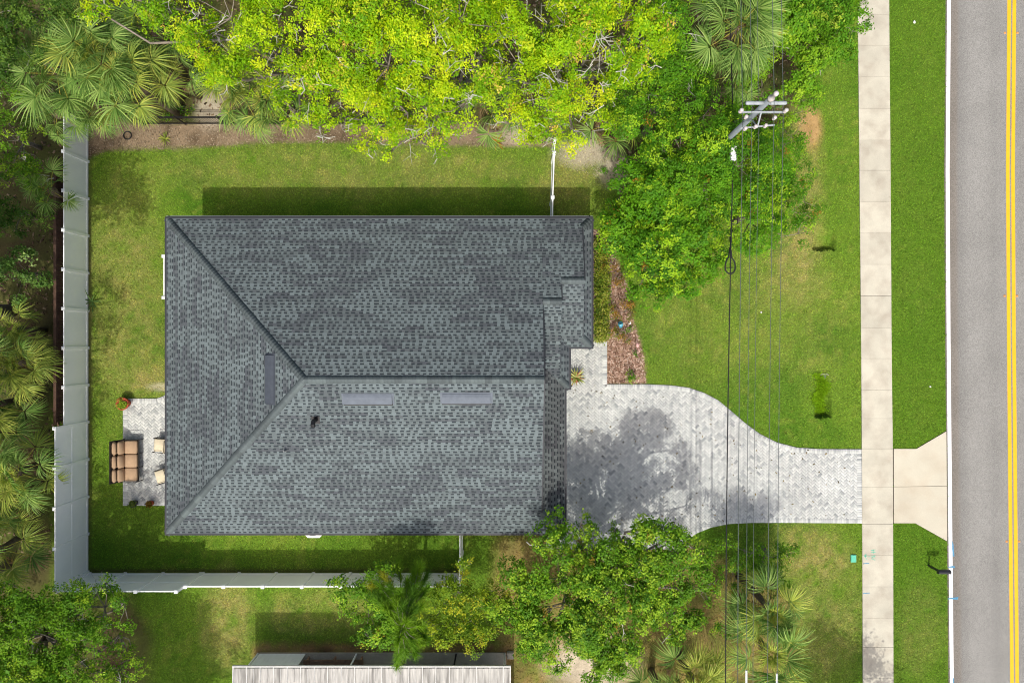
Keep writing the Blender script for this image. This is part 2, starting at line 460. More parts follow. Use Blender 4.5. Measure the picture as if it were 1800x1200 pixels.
# ------------------------------------------------------------------ ground sheet
xs = set(np.round(np.arange(-34, 34.01, .22), 3)); ys = set(np.round(np.arange(-24, 24.01, .22), 3))
for px, py, hw, ln, dp in PITS:
    c = W(px, py)
    xs |= set(np.round(np.arange(c.x - hw - .1, c.x + hw + .1, .07), 3)); ys |= set(np.round(np.arange(c.y - .2, c.y + .4, .035), 3))
    ys |= set(np.round(np.arange(c.y + .4, c.y + ln, .1), 3))
xs = np.array([-900, -400, -200, -100, -60, -45] + sorted(xs) + [45, 60, 100, 200, 400, 900]); ys = np.array([-900, -400, -200, -100, -60, -40] + sorted(ys) + [40, 60, 100, 200, 400, 900])
gx, gy = np.meshgrid(xs, ys)
gc, gg = ground_look(gx, gy)
gv = np.stack([gx, gy, ground_z(gx, gy)], -1).reshape(-1, 3)
nx, ny = len(xs), len(ys)
idx = np.arange(nx * ny).reshape(ny, nx)
gf = np.stack([idx[:-1, :-1], idx[:-1, 1:], idx[1:, 1:], idx[1:, :-1]], -1).reshape(-1, 4)
M['ground'] = mat("ground", tint=True, rough=1, var=.14, scale=9, fine=.32, fine_scale=38, bump=.7, bump_scale=45, spec=.05)
link("ground", mesh_np("ground", gv, gf, (gc * (1 - .28 * gg[..., None])).reshape(-1, 3)), mat=M['ground'], label="grassy ground of the plot and woodland floor", kind="structure")

# ------------------------------------------------------------------ road
def strip(name, p0, p1, z, m, parent=None, dz=0.0, pys=None, **kw):
    pys = pys or list(range(-2400, 0, 600)) + list(range(0, 1201, 100)) + list(range(1500, 3601, 600))
    mb = MB(); P = []
    for py in pys:
        a = W(p0 + road_d(py), py); b = W(p1 + road_d(py), py)
        P += [(a.x, a.y, z), (b.x, b.y, z)]
    F = [(2 * i, 2 * i + 2, 2 * i + 3, 2 * i + 1) for i in range(len(pys) - 1)]
    mb.add(P, F)
    return mb.build(name, m, parent, **kw)

pys = list(range(-2400, 0, 300)) + list(range(0, 1201, 60)) + list(range(1500, 3601, 300))
cols = [(1660.5, .72), (1663, .66), (1664.5, .80), (1671, .84), (1675, .83), (1680, .88), (1686, .86), (1693, .92), (1702, 1.02), (1718, 1.05), (1732, 1.02), (1742, .95), (1748, .93), (1758, .98),
        (1766, 1.0), (1786, .98), (1797, .96), (1815, 1.03), (1840, 1.04), (1860, .94), (1885, .9), (1893, .75)]
v = []; cc = []
rb = np.array(A(155, 154, 148)); rw = np.array(A(150, 144, 134))
for py in pys:
    for p, s in cols:
        w = W(p + road_d(py), py); v.append((w.x, w.y, .012)); cc.append((rb if p > 1681 else rw) * s)
n = len(cols); f = [(r * n + c, (r + 1) * n + c, (r + 1) * n + c + 1, r * n + c + 1) for r in range(len(pys) - 1) for c in range(n - 1)]
M['asphalt'] = mat("asphalt", tint=True, rough=.9, var=.07, scale=.5, fine=.30, fine_scale=28, bump=.4, bump_scale=90, spec=.2)
road = link("road", mesh_np("road", v, f, np.array(cc)), mat=M['asphalt'], label="grey two-lane asphalt road along the right edge", kind="structure")
strip("edge_line", 1663.0, 1669.6, .017, M['white_paint'], road)
strip("edge_line", 1884.0, 1890.6, .017, M['white_paint'], road)
strip("centre_line", 1768.9, 1775.3, .017, M['yellow_paint'], road, label="left stripe of the double yellow line")
strip("centre_line", 1778.0, 1784.4, .017, M['yellow_paint'], road, label="right stripe of the double yellow line")
def paint_patch(pts, z, m, name, parent, label=None):
    mb = MB(); P = [W(a, b, z) for a, b in pts]
    mb.add(P, [tuple(range(len(P)))][::1]); me = mb.mesh(name)
    o = link(name, me, parent, m)
    if me.polygons[0].normal.z < 0: me.flip_normals()
    if label: o["label"] = label
    return o
paint_patch([(1673.6, 950), (1676, 956), (1677.6, 977), (1675, 978), (1673.8, 965)], .021, M['blue_paint'], "survey_mark", road, "blue survey paint beside the white line")
paint_patch([(1667, 995.5), (1674, 994), (1679, 995), (1678.5, 998), (1674, 997), (1667, 996.8)], .021, M['blue_paint'], "survey_mark", road)
paint_patch([(1666, 1051), (1672, 1050), (1685, 1048.6), (1683, 1053.2), (1674, 1052.6), (1666, 1052.6)], .021, M['blue_paint'], "survey_mark", road)
paint_patch([(1675, 1192), (1677, 1190), (1677, 1215), (1675, 1215)], .021, M['blue_paint'], "survey_mark", road)

def marker(px, py, label):
    mb = MB(); c = W(px, py, .017)
    for a, b, h in ((.055, .05, .0), (.035, .03, .018)):
        pass
    P = [(-.055, -.05, 0), (.055, -.05, 0), (.055, .05, 0), (-.055, .05, 0), (-.035, -.02, .018), (.035, -.02, .018), (.035, .02, .018), (-.035, .02, .018)]
    mb.add(P, [(3, 2, 1, 0), (4, 5, 6, 7), (0, 1, 5, 4), (1, 2, 6, 5), (2, 3, 7, 6), (3, 0, 4, 7)])
    return mb.build("road_marker", M['amber'], loc=c, label=label, cat="road marker", group="raised markers along the yellow line")
for py, wh in ((58, "nearest the top of the picture"), (520, "halfway down the road"), (951, "level with the mailbox")):
    marker(1765.6 + road_d(py), py, "amber road reflector on the left of the yellow lines, " + wh)
    marker(1787.6 + road_d(py), py, "amber road reflector on the right of the yellow lines, " + wh)

# ------------------------------------------------------------------ sidewalk slabs
walk = empty("sidewalk", W(1540, 600), "pale concrete sidewalk of square slabs beside the road", kind="structure")
joints = [27, 81, 136, 192, 247, 300, 355, 410, 465, 520, 576, 630, 685, 735, 788, 855, 920, 975, 1030, 1085, 1136]
joints = [27 - 55 * k for k in range(14, 0, -1)] + joints + [1136 + 55 * k for k in range(1, 15)]
wide = {300, 520, 788, 920, 1136}
ox = walk.location
for a, b in zip(joints[:-1], joints[1:]):
    ga = .28 if a in wide else .14; gb = .28 if b in wide else .14
    h = .05 + random.uniform(-.003, .003)
    q = [W(walk_l(a), a + ga), W(walk_l(b), b - gb), W(walk_r(b), b - gb), W(walk_r(a), a + ga)]
    mb = MB(); mb.prism([(p.x - ox.x, p.y - ox.y) for p in q], -.05, h)
    mb.build("slab", M['concrete'], walk)
bed_ys = (-742, 0, 300, 600, 800, 1200, 1905)
mb = MB(); mb.prism([(W(walk_l(y) + .3, y).x - ox.x, W(0, y).y - ox.y) for y in bed_ys] + [(W(walk_r(y) - .3, y).x - ox.x, W(0, y).y - ox.y) for y in bed_ys[::-1]], -.06, .034)
o = mb.build("joint_bed", M['soil'], walk)
def scrib(strokes, name, m, label, z=.056, w=.9):
    mb = MB()
    for s in strokes:
        for (x0, y0), (x1, y1) in zip(s[:-1], s[1:]):
            a = W(x0, y0, z); b = W(x1, y1, z); d = (b - a); nrm = Vector((-d.y, d.x, 0)).normalized() * (w / 72)
            mb.add([a - nrm - ox, b - nrm - ox, b + nrm - ox, a + nrm - ox], [(0, 1, 2, 3)])
    o = mb.build(name, m, walk, label=label); return o
scrib([[(1519.5, 976.5), (1522.5, 973.5)], [(1522.8, 972.5), (1521, 978), (1523.4, 982.5)], [(1519, 977.2), (1524.8, 976.6)], [(1526, 978), (1529, 977.6)]], "utility_mark", M['teal_paint'], "teal paint scrawl at the left of the sidewalk slab")
scrib([[(1531, 967), (1539, 965.5)], [(1531, 970.5), (1539.5, 969.5)], [(1535, 965), (1535, 973)]], "utility_mark", M['teal_paint'], "teal paint letter near the middle of the sidewalk")
scrib([[(1531, 976.5), (1539, 976)], [(1532, 980), (1537, 977), (1538.5, 980)], [(1532, 981), (1538.5, 984)]], "utility_mark", M['teal_paint'], "lower teal paint letter on the sidewalk")
scrib([[(1517.5, 990), (1528, 989.4)]], "utility_mark", M['blue_paint'], "upper blue paint dash on the sidewalk", w=1.2)
scrib([[(1517, 1042.5), (1529, 1041.5)]], "utility_mark", M['blue_paint'], "lower blue paint dash on the sidewalk", w=1.2)

# ------------------------------------------------------------------ concrete apron
ap = empty("driveway_apron", W(1615, 855), "cream concrete driveway apron flaring out to the road", kind="structure")
oa = ap.location
for poly in ([(1570.2, 788.4), (1610, 788.4), (1662.4, 757.6), (1663.2, 853.2), (1570.2, 854.6)], [(1570.2, 855.2), (1663.2, 853.8), (1663.6, 950), (1608, 918.6), (1570.2, 918.6)]):
    mb = MB(); mb.prism([(W(*p).x - oa.x, W(*p).y - oa.y) for p in poly][::-1], -.05, .048); mb.build("slab", M['apron'], ap)
mb = MB(); mb.prism([(W(*p).x - oa.x, W(*p).y - oa.y) for p in APRON][::-1], -.06, .030); mb.build("joint_bed", M['soil'], ap)

# ------------------------------------------------------------------ pavers
PAV = [np.array(A(*c)) for c in ((224, 226, 219), (217, 219, 213), (210, 213, 207), (204, 207, 202), (197, 200, 196), (188, 191, 188), (174, 178, 176), (152, 157, 157))]
PAVP = np.array([.17, .19, .17, .15, .13, .10, .06, .03])
def paver_tint(x, y, n):
    k = RNG.choice(8, n, p=PAVP / PAVP.sum())
    c = (np.array(PAV)[k] * .78 + np.mean(PAV[1:5], 0) * .22) * RNG.uniform(.97, 1.03, (n, 1))
    lo = noise2(x * .55, y * .55, 11) + .5 * noise2(x * 1.7, y * 1.7, 12)
    return np.clip(c * (1.03 - .22 * (lo - .75))[:, None], 0, .74)
def boxes_mesh(name, cx, cy, lx, ly, ang, z0, z1, tint, bev=.006):
    n = len(cx)
    sx = np.array([-1, 1, 1, -1]); sy = np.array([-1, -1, 1, 1])
    def ring(dx, dy, z):
        ux = sx[None] * (lx / 2 - dx)[:, None]; uy = sy[None] * (ly / 2 - dy)[:, None]
        c, s = np.cos(ang)[:, None], np.sin(ang)[:, None]
        return np.stack([cx[:, None] + c * ux - s * uy, cy[:, None] + s * ux + c * uy, np.broadcast_to(z[:, None], ux.shape)], -1)
    v = np.concatenate([ring(0, 0, z0), ring(0, 0, z1 - bev), ring(bev, bev, z1)], 1).reshape(-1, 3)
    q = [[8, 9, 10, 11]] + [[i, (i + 1) % 4, 4 + (i + 1) % 4, 4 + i] for i in range(4)] + [[4 + i, 4 + (i + 1) % 4, 8 + (i + 1) % 4, 8 + i] for i in range(4)]
    f = (np.arange(n)[:, None, None] * 12 + np.array(q)[None]).reshape(-1, 4)
    return mesh_np(name, v, f, np.repeat(tint, 12, 0))
def paving(name, poly, label, edges, z=.05, w=.112):
    ctr = np.mean(poly, 0); root = empty(name, (0, 0, 0), label, kind="structure")
    mb = MB(); pts = poly if np.cross(np.subtract(poly[1], poly[0]), np.subtract(poly[2], poly[1])) > 0 else poly[::-1]
    area = sum(pts[i][0] * pts[(i + 1) % len(pts)][1] - pts[(i + 1) % len(pts)][0] * pts[i][1] for i in range(len(pts)))
    if area < 0: pts = pts[::-1]
    mb.prism(pts, -.08, z - .006); mb.build("sand_bed", M['grout'], root)
    R = int(14 / w)
    c, r = np.meshgrid(np.arange(-R, R), np.arange(-R, R)); c = c.ravel(); r = r.ravel(); m = (c - r) % 4
    h = m == 0; vv = m == 3
    ux = np.concatenate([c[h] + 1, c[vv] + .5]) * w; uy = np.concatenate([r[h] + .5, r[vv] + 1]) * w
    a0 = np.concatenate([np.zeros(h.sum()), np.full(vv.sum(), math.pi / 2)]) + math.pi / 4
    k = math.sqrt(.5); x = ctr[0] + k * (ux - uy); y = ctr[1] + k * (ux + uy)
    keep = inside(x, y, poly) & (edge_dist(x, y, edges, False) > .13) & (edge_dist(x, y, poly) > .06)
    x, y, a0 = x[keep], y[keep], a0[keep]; n = len(x)
    z1 = z + RNG.normal(0, .0012, n)
    link("paver_field", boxes_mesh("paver_field", x, y, np.full(n, 2 * w - .004), np.full(n, w - .004), a0, np.full(n, z - .04), z1, paver_tint(x, y, n)), root, M['paver'], kind="stuff")
    bx, by, ba = [], [], []
    for i in range(len(edges) - 1):
        p = np.array(edges[i]); q = np.array(edges[i + 1]); L = np.hypot(*(q - p)); d = (q - p) / L; nn = np.array([-d[1], d[0]])
        mid = (p + q) / 2 + nn * .05
        if not inside(mid[0], mid[1], poly): nn = -nn
        cnt = max(1, int(round(L / w)))
        for j in range(cnt):
            s = p + d * L * (j + .5) / cnt + nn * w
            bx.append(s[0]); by.append(s[1]); ba.append(math.atan2(d[1], d[0]))
    bx, by, ba = map(np.array, (bx, by, ba)); n = len(bx)
    link("paver_border", boxes_mesh("paver_border", bx, by, np.full(n, w - .005), np.full(n, 2 * w), ba, np.full(n, z - .04), np.full(n, z + .005) + RNG.normal(0, .001, n), paver_tint(bx, by, n)), root, M['paver'], kind="stuff")
    return root
paving("driveway", DRIVE_XY, "light grey herringbone paver driveway curving from garage to sidewalk", [to_xy([p])[0] for p in DRIVE[1:-1]])
paving("patio", PATIO_XY, "small grey herringbone paver patio behind the house", [to_xy([p])[0] for p in [PATIO[4], PATIO[3], PATIO[2], PATIO[1], PATIO[0], PATIO[6], PATIO[5]]], w=.115)

# ------------------------------------------------------------------ grass blades
def grass():
    N = 900000
    x = RNG.uniform(-26.5, 21.8, N); y = RNG.uniform(-17.6, 17.6, N)
    px, py = PXY(x, y)
    c, g = ground_look(x, y)
    keep = RNG.random(N) < g * .72
    for poly in (DRIVE, PATIO, HOUSE_G, APRON, WALK, SLAB):
        inn = inside(px, py, poly); keep &= ~inn | (edge_dist(px, py, poly) < RNG.uniform(-1.5, 1.5, N) + 1.3 * (noise2(px * .35, py * .35, 41) - .45))
    keep &= px < 1661 + np.interp(py, _dy, _dx) + RNG.uniform(-1.5, 1.5, N) + 2.2 * (noise2(px * .1, py * .1, 42) - .5)
    x, y, c = x[keep], y[keep], c[keep]
    m = 2600; g0 = W(1443, 692); ty = g0.y + np.clip(RNG.normal(0, .5, m), -.95, .95); tx = g0.x + RNG.normal(0, .15, m) + .12 * np.sin(ty * 5)
    x = np.concatenate([x, tx]); y = np.concatenate([y, ty]); c = np.concatenate([c, np.tile(np.array(A(130, 174, 26)), (m, 1))]); n = len(x)
    a = RNG.uniform(0, 2 * np.pi, n); L = RNG.uniform(.06, .14, n); wd = RNG.uniform(.010, .020, n); el = RNG.uniform(.15, .8, n); L[-m:] *= 1.9; el[-m:] += .2
    z = ground_z(x, y)
    dx, dy = np.cos(a), np.sin(a)
    base = np.stack([x, y, z], -1)
    side = np.stack([-dy * wd, dx * wd, np.zeros(n)], -1)
    tip = base + np.stack([dx * L * np.cos(el), dy * L * np.cos(el), L * np.sin(el)], -1)
    v = np.stack([base - side, base + side, tip], 1).reshape(-1, 3)
    br = RNG.uniform(.5, 1.6, (n, 1)); c = np.clip(c * br * np.stack([RNG.uniform(.9, 1.15, n), np.ones(n), RNG.uniform(.7, 1.1, n)], -1), 0, .8)
    link("grass", mesh_np("grass", v, np.arange(3 * n).reshape(-1, 3), np.repeat(c, 3, 0)), mat=M['grass'], label="coarse green lawn grass, drier and yellow in patches", cat="grass", kind="stuff")
grass()

# mulch chips in the front bed and litter on the north strip
def chips(name, poly, n, cols, size, label):
    P = np.array(poly); lo, hi = P.min(0), P.max(0)
    px = RNG.uniform(lo[0], hi[0], n * 3); py = RNG.uniform(lo[1], hi[1], n * 3)
    k = inside(px, py, poly); px, py = px[k][:n], py[k][:n]; n = len(px)
    kk = CAM_H / FPX; x = (px - 900) * kk; y = (600 - py) * kk
    s = RNG.uniform(size[0], size[1], n)
    link(name, boxes_mesh(name, x, y, s, s * RNG.uniform(.25, .6, n), RNG.uniform(0, 6.28, n), np.zeros(n), RNG.uniform(.008, .03, n), np.array(cols)[RNG.integers(0, len(cols), n)] * RNG.uniform(.7, 1.2, (n, 1)), .003), mat=M['mulch'], label=label, kind="stuff")
chips("mulch", BED, 5200, [A(190, 158, 138), A(150, 116, 96), A(120, 92, 74), A(205, 180, 160)], (.05, .13), "brown bark mulch in the front garden bed")
chips("leaf_litter", NORTH_BED, 4200, [A(164, 148, 122), A(146, 128, 104), A(124, 108, 86), A(176, 160, 134)], (.03, .08), "fallen leaves on the bare strip below the oaks")
chips("sandy_litter", [(985, 245), (1060, 250), (1110, 300), (1120, 330), (1040, 310), (980, 290)], 700, [A(200, 188, 164), A(176, 160, 134), A(214, 202, 180)], (.025, .06), "pale litter on the sandy patch by the white gate")
chips("wood_litter", [(-60, -60), (1400, -60), (1400, 180), (1100, 290), (980, 214), (110, 214), (95, 1000), (-60, 1000)], 5000, [A(130, 106, 80), A(96, 78, 56), A(72, 58, 42), A(150, 130, 100)], (.07, .18), "brown leaf litter on the shaded woodland floor")
chips("fallen_leaves", [(1000, 620), (1060, 690), (1230, 700), (1500, 795), (1500, 910), (1230, 915), (1190, 950), (1000, 950)], 170, [A(120, 100, 62), A(90, 78, 50), A(150, 130, 70)], (.05, .10), "scattered fallen leaves on the driveway")
for o_ in COL.objects:
    if o_.name.startswith("fallen_leaves"): o_.location.z = .052
# ------------------------------------------------------------------ the house
ZE = 3.22; PITCH = 5 / 12
XW, XG, XM, X2G, X2, X1G, X1 = -15.34, 1.30, 2.37, 2.10, 2.57, 3.10, 3.56
YN, YS, YM, Y2S, Y1S = 5.476, -8.53, -1.527, -2.09, -.28
ZR = ZE + (YN - YM) * PITCH
XH = XW + (YN - YM)
Y2 = (YN + Y2S) / 2; Z2 = ZE + (YN - Y2) * PITCH
Y1 = (YN + Y1S) / 2; Z1 = ZE + (YN - Y1) * PITCH
ZM = ZE + (XM - XG) * PITCH; ZS2 = ZE + (X2 - X2G) * PITCH; ZS1 = ZE + (X1 - X1G) * PITCH
house = empty("house", ((XW + XG) / 2, YM, 0), "single-storey house with dark grey shingled hip roof in the middle of the plot", "house")
HL = -house.location
def hp(mb, name, m, smooth=False, **kw): return mb.build(name, m, house, smooth, loc=HL, **kw)

SH_TEETH = [np.array(A(*c)) for c in ((121, 133, 134), (115, 126, 127), (108, 118, 119), (100, 108, 110), (94, 100, 104))]
SH_DARK = np.array(A(56, 64, 68)); SH_GAP = np.array(A(100, 107, 111))
EXPO = .142
def slope(name, eave_a, eave_b, poly, label=None, wear=(1, 1, 1)):
    """poly: 3-D corners of a convex roof plane; eave_a->eave_b runs with the up-slope on its left"""
    a = Vector(eave_a); u = (Vector(eave_b) - a).normalized()
    n = Vector((0, 0, 1)); P = [Vector(p) for p in poly]
    for i in range(2, len(P)):
        k = (P[1] - P[0]).cross(P[i] - P[0])
        if k.length > 1e-3: n = k.normalized(); break
    if n.z < 0: n = -n
    vd = n.cross(u).normalized()
    if vd.z < 0: vd = -vd
    uv = [((p - a).dot(u), (p - a).dot(vd)) for p in P]
    mb = MB(); top = [p - n * .004 for p in P]; bot = [p - n * .06 for p in P]; m = len(P)
    if (P[1] - P[0]).cross(P[2] - P[0]).z < 0: top, bot = top[::-1], bot[::-1]
    mb.add(top + bot, [tuple(range(m)), tuple(reversed(range(m, 2 * m)))] + [(i, m + i, m + (i + 1) % m, (i + 1) % m) for i in range(m)])
    deck = hp(mb, name, M['fascia'], label=label)
    vs = [q[1] for q in uv]
    def span(v):
        x = []
        for i in range(m):
            (u0, v0), (u1, v1) = uv[i], uv[(i + 1) % m]
            if abs(v1 - v0) < 1e-9: continue
            t = (v - v0) / (v1 - v0)
            if -1e-6 <= t <= 1 + 1e-6: x.append(u0 + t * (u1 - u0))
        return (min(x), max(x)) if x else None
    V = []; C = []
    def quad(ua, ub, va, vb, ha, hb, sa, sb, col):
        pts = []
        for (uu, vv, hh, s) in ((ua, va, ha, sa), (ub, va, ha, sa), (ub, vb, hb, sb), (ua, vb, hb, sb)):
            uu = min(max(uu, s[0]), s[1])
            pts.append(a + u * uu + vd * vv + n * hh)
        V.extend(pts); C.extend([col] * 4)
    k0 = 0; vmin, vmax = min(vs), max(vs)
    k = int(math.floor(vmin / EXPO))
    while k * EXPO < vmax - .01:
        v0 = max(k * EXPO, vmin + 1e-4); v1 = min((k + 1) * EXPO, vmax - 1e-4)
        s0, s1 = span(v0), span(v1)
        if s0 and s1 and v1 > v0 + .01:
            sm = span((v0 + v1) / 2)
            lo, hi = min(s0[0], s1[0]), max(s0[1], s1[1])
            uu = lo - RNG.uniform(0, .3); run = 0; tone = 2; tooth = bool(RNG.integers(0, 2))
            while uu < hi:
                if tooth: wd = RNG.choice([.10, .13, .16, .20], p=[.3, .35, .25, .1])
                else: wd = RNG.choice([.11, .14, .17, .21], p=[.25, .35, .25, .15])
                if run <= 0:
                    run = RNG.uniform(.5, 1.0)
                    pw = a + u * uu + vd * v0
                    q = .14 + .36 * float(noise2(pw.x * 1.3 + pw.y * 1.2, pw.y * 1.5 - pw.x * .5, 21)) + .20 * float(noise2(pw.x * .4, pw.y * .45, 22)) + RNG.normal(.03, .10)
                    tone = int(np.clip((q - .28) / .38 * 5, 0, 4))
                run -= wd
                j = RNG.uniform(.95, 1.05)
                if tooth:
                    col = SH_TEETH[min(4, max(0, tone + RNG.integers(-1, 2) * (RNG.random() < .35)))] * j
                    quad(uu, uu + wd, v0, v1, .015, .006, s0, s1, col)
                    quad(uu, uu + wd, v0, v0 + 1e-4, .0, .015, s0, s0, col)
                else:
                    vm = v0 + (v1 - v0) * .58
                    g = SH_TEETH[min(4, tone + int(RNG.random() < .6))] * j * .86
                    quad(uu, uu + wd, v0, vm, .009, .006, s0, sm, g)
                    quad(uu, uu + wd, vm, v1, .006, .003, sm, s1, SH_DARK * j)
                    quad(uu, uu + wd, v0, v0 + 1e-4, .0, .009, s0, s0, g)
                uu += wd; tooth = not tooth
        k += 1
    V = np.array([tuple(p) for p in V]); C = np.array(C) * np.array(wear)
    # drop what lies wholly outside the outline
    f = np.arange(len(V)).reshape(-1, 4)
    w = np.linalg.norm(V[f[:, 0]] - V[f[:, 1]], axis=1) + np.linalg.norm(V[f[:, 2]] - V[f[:, 3]], axis=1)
    f = f[w > .01]
    link("shingles", mesh_np("shingles", V, f, C), deck, M['shingle'], kind="stuff")
    return deck
E = ZE
slope("roof_slope", (XG, YN, E), (XW, YN, E), [(XW, YN, E), (XG, YN, E), (XG, YM, ZR), (XH, YM, ZR)], "long north slope of the shingled roof")
slope("roof_slope", (X2G, YN, E), (XG, YN, E), [(XG, YN, E), (X2G, YN, E), (X2G, Y2, Z2), (XG, Y2, Z2)])
slope("roof_slope", (X1, YN, E), (X2G, YN, E), [(X2G, YN, E), (X1, YN, E), (X1G, YN - (X1 - X1G), ZS1), (X1G, Y1, Z1), (X2G, Y1, Z1)])
slope("roof_slope", (XW, YS, E), (XM, YS, E), [(XW, YS, E), (XM, YS, E), (XG, YS + (XM - XG), ZM), (XG, YM, ZR), (XH, YM, ZR)], "long south slope of the shingled roof")
slope("roof_slope", (XW, YN, E), (XW, YS, E), [(XW, YN, E), (XW, YS, E), (XH, YM, ZR)], "triangular west hip of the roof")
slope("roof_slope", (XM, YS, E), (XM, Y2S, E), [(XM, YS, E), (XM, Y2S, E), (XG, Y2S + XM - XG, ZM), (XG, YS + XM - XG, ZM)], "low, dirtier skirt slope above the garage door", (.80, .74, .72))
slope("roof_slope", (X2, Y2S, E), (X2, Y1S, E), [(X2, Y2S, E), (X2, Y1S, E), (X2G, Y1S + X2 - X2G, ZS2), (X2G, Y2S + X2 - X2G, ZS2)])
slope("roof_slope", (X1, Y1S, E), (X1, YN, E), [(X1, Y1S, E), (X1, YN, E), (X1G, YN - X1 + X1G, ZS1), (X1G, Y1S + X1 - X1G, ZS1)])
slope("roof_slope", (XM, Y2S, E), (X2, Y2S, E), [(XM, Y2S, E), (X2, Y2S, E), (X2G, Y2S + X2 - X2G, ZS2), (X2G, Y2, Z2), (XG, Y2, Z2), (XG, Y2S + XM - XG, ZM)])
slope("roof_slope", (X2, Y1S, E), (X1, Y1S, E), [(X2, Y1S, E), (X1, Y1S, E), (X1G, Y1S + X1 - X1G, ZS1), (X1G, Y1, Z1), (X2G, Y1, Z1), (X2G, Y1S + X2 - X2G, ZS2)])

CAPC = [np.array(A(*c)) for c in ((112, 123, 123), (107, 117, 118), (101, 111, 112), (96, 105, 106))]
def caps(p0, p1, n1, n2, wd=.165):
    """overlapping cap shingles from p0 (low) to p1 (high); n1, n2: the normals of the two planes"""
    p0, p1 = Vector(p0), Vector(p1); d = (p1 - p0); L = d.length; d.normalize()
    n1, n2 = Vector(n1).normalized(), Vector(n2).normalized()
    s1 = d.cross(n1).normalized(); s1 = s1 if s1.z < 1e-6 and s1.dot(n1 - n2) >= -1e-6 else -s1
    s2 = d.cross(n2).normalized(); s2 = s2 if s2.dot(n2 - n1) >= -1e-6 else -s2
    if s1.dot(n1 - n2) < 0: s1 = -s1
    V = []; F = []; C = []
    t = 0.0; tone = 1; up = (n1 + n2).normalized(); run = 0
    while t < L:
        t1 = min(t + .145, L)
        if run <= 0: tone = RNG.integers(0, 4); run = RNG.integers(1, 5)
        run -= 1
        c = CAPC[tone] * RNG.uniform(.97, 1.03)
        for s, nn in ((s1, n1), (s2, n2)):
            b = len(V)
            V += [p0 + d * t + up * .024, p0 + d * t + s * wd + nn * .019, p0 + d * t1 + s * wd + nn * .016, p0 + d * t1 + up * .020]
            V += [p0 + d * t + s * wd - nn * .01, p0 + d * t1 + s * wd - nn * .01, p0 + d * t + up * .01]
            qs = [(b, b + 1, b + 2, b + 3), (b + 1, b + 4, b + 5, b + 2), (b, b + 6, b + 4, b + 1)]
            if (V[b + 1] - V[b]).cross(V[b + 2] - V[b]).z < 0: qs = [q[::-1] for q in qs]
            F += qs
            C += [c] * 7
        t = t1
    V = np.array([tuple(v) for v in V]); F = np.array(F)
    link("ridge_cap", mesh_np("ridge_cap", V, F, np.array(C)), house, M['cap'], loc=HL, kind="stuff")
NN, NS, NWst, NE = (0, PITCH, 1), (0, -PITCH, 1), (-PITCH, 0, 1), (PITCH, 0, 1)
caps((XH, YM, ZR), (XG, YM, ZR), NN, NS)
caps((XW, YN, E), (XH, YM, ZR), NN, NWst)
caps((XW, YS, E), (XH, YM, ZR), NS, NWst)
caps((XM, YS, E), (XG, YS + XM - XG, ZM), NS, NE)
caps((XG, Y2, Z2), (X2G, Y2, Z2), NN, NS)
caps((X2G, Y1, Z1), (X1G, Y1, Z1), NN, NS)
caps((X1, YN, E), (X1G, YN - X1 + X1G, ZS1), NN, NE)
caps((X1, Y1S, E), (X1G, Y1S + X1 - X1G, ZS1), NS, NE)
caps((X2, Y2S, E), (X2G, Y2S + X2 - X2G, ZS2), NS, NE)

# walls, soffit, fascia
OUT = [(XW, YN), (XW, YS), (XM, YS), (XM, Y2S), (X2, Y2S), (X2, Y1S), (X1, Y1S), (X1, YN)]
def inset(poly, d):
    r = []; n = len(poly)
    for i in range(n):
        p, c, q = Vector(poly[i - 1]), Vector(poly[i]), Vector(poly[(i + 1) % n])
        d1 = (c - p).normalized(); d2 = (q - c).normalized()
        n1 = Vector((-d1.y, d1.x)); n2 = Vector((-d2.y, d2.x))
        r.append(tuple(c + (n1 + n2) * d))
    return r
WALLS = inset(OUT, .42)
mb = MB(); mb.prism(WALLS, -.1, 3.05); hp(mb, "wall", M['stucco'])
mb = MB(); mb.prism(inset(OUT, .012), 3.052, 3.085); hp(mb, "soffit", M['white_trim'])
for i in range(len(OUT)):
    a, b = Vector((*OUT[i], 0)), Vector((*OUT[(i + 1) % len(OUT)], 0)); d = b - a; ln = d.length; d.normalize(); nr = Vector((d.y, -d.x, 0))
    c = (a + b) / 2 + nr * .014
    mb = MB(); mb.box((c.x, c.y, 3.143), (ln + .02, .026, .11), math.atan2(d.y, d.x)); hp(mb, "fascia", M['fascia'])
mb = MB(); mb.box(((XW + X1) / 2, YN + .092, 3.155), (X1 - XW + .04, .016, .05)); hp(mb, "gutter_lip", M['steel'])
for i in range(len(OUT)):
    a, b = Vector((*OUT[i], 0)), Vector((*OUT[(i + 1) % len(OUT)], 0)); d = b - a; ln = d.length; d.normalize(); nr = Vector((d.y, -d.x, 0))
    c = (a + b) / 2 + nr * .008
    mb = MB(); mb.box((c.x, c.y, 3.222 + .0007 * i), (ln + .08, .085, .05), math.atan2(d.y, d.x)); hp(mb, "drip_edge", M['fascia'])
def rake(p, q):
    p, q = Vector(p), Vector(q); m_ = (p + q) / 2; L = (q - p).length; mb = MB(); ang = math.atan2(q.z - p.z, q.y - p.y)
    mb.box((p.x + .012, m_.y, m_.z - .02), (.05, L, .09), rx=ang); hp(mb, "rake_board", M['fascia'])
rake((XG, YS + XM - XG, ZM), (XG, YM, ZR)); rake((XG, Y2 - .35, Z2 + .14), (XG, YM + .1, ZR - .04)); rake((X2G, Y1 - .3, Z1 + .12), (X2G, Y2 + .05, Z2 - .03)); rake((X1G, YN - .46, ZS1), (X1G, Y1, Z1))
mb = MB(); mb.box(((XW + X1) / 2, YN + .055, 3.10), (X1 - XW + .04, .056, .02)); hp(mb, "gutter", M['fascia'])
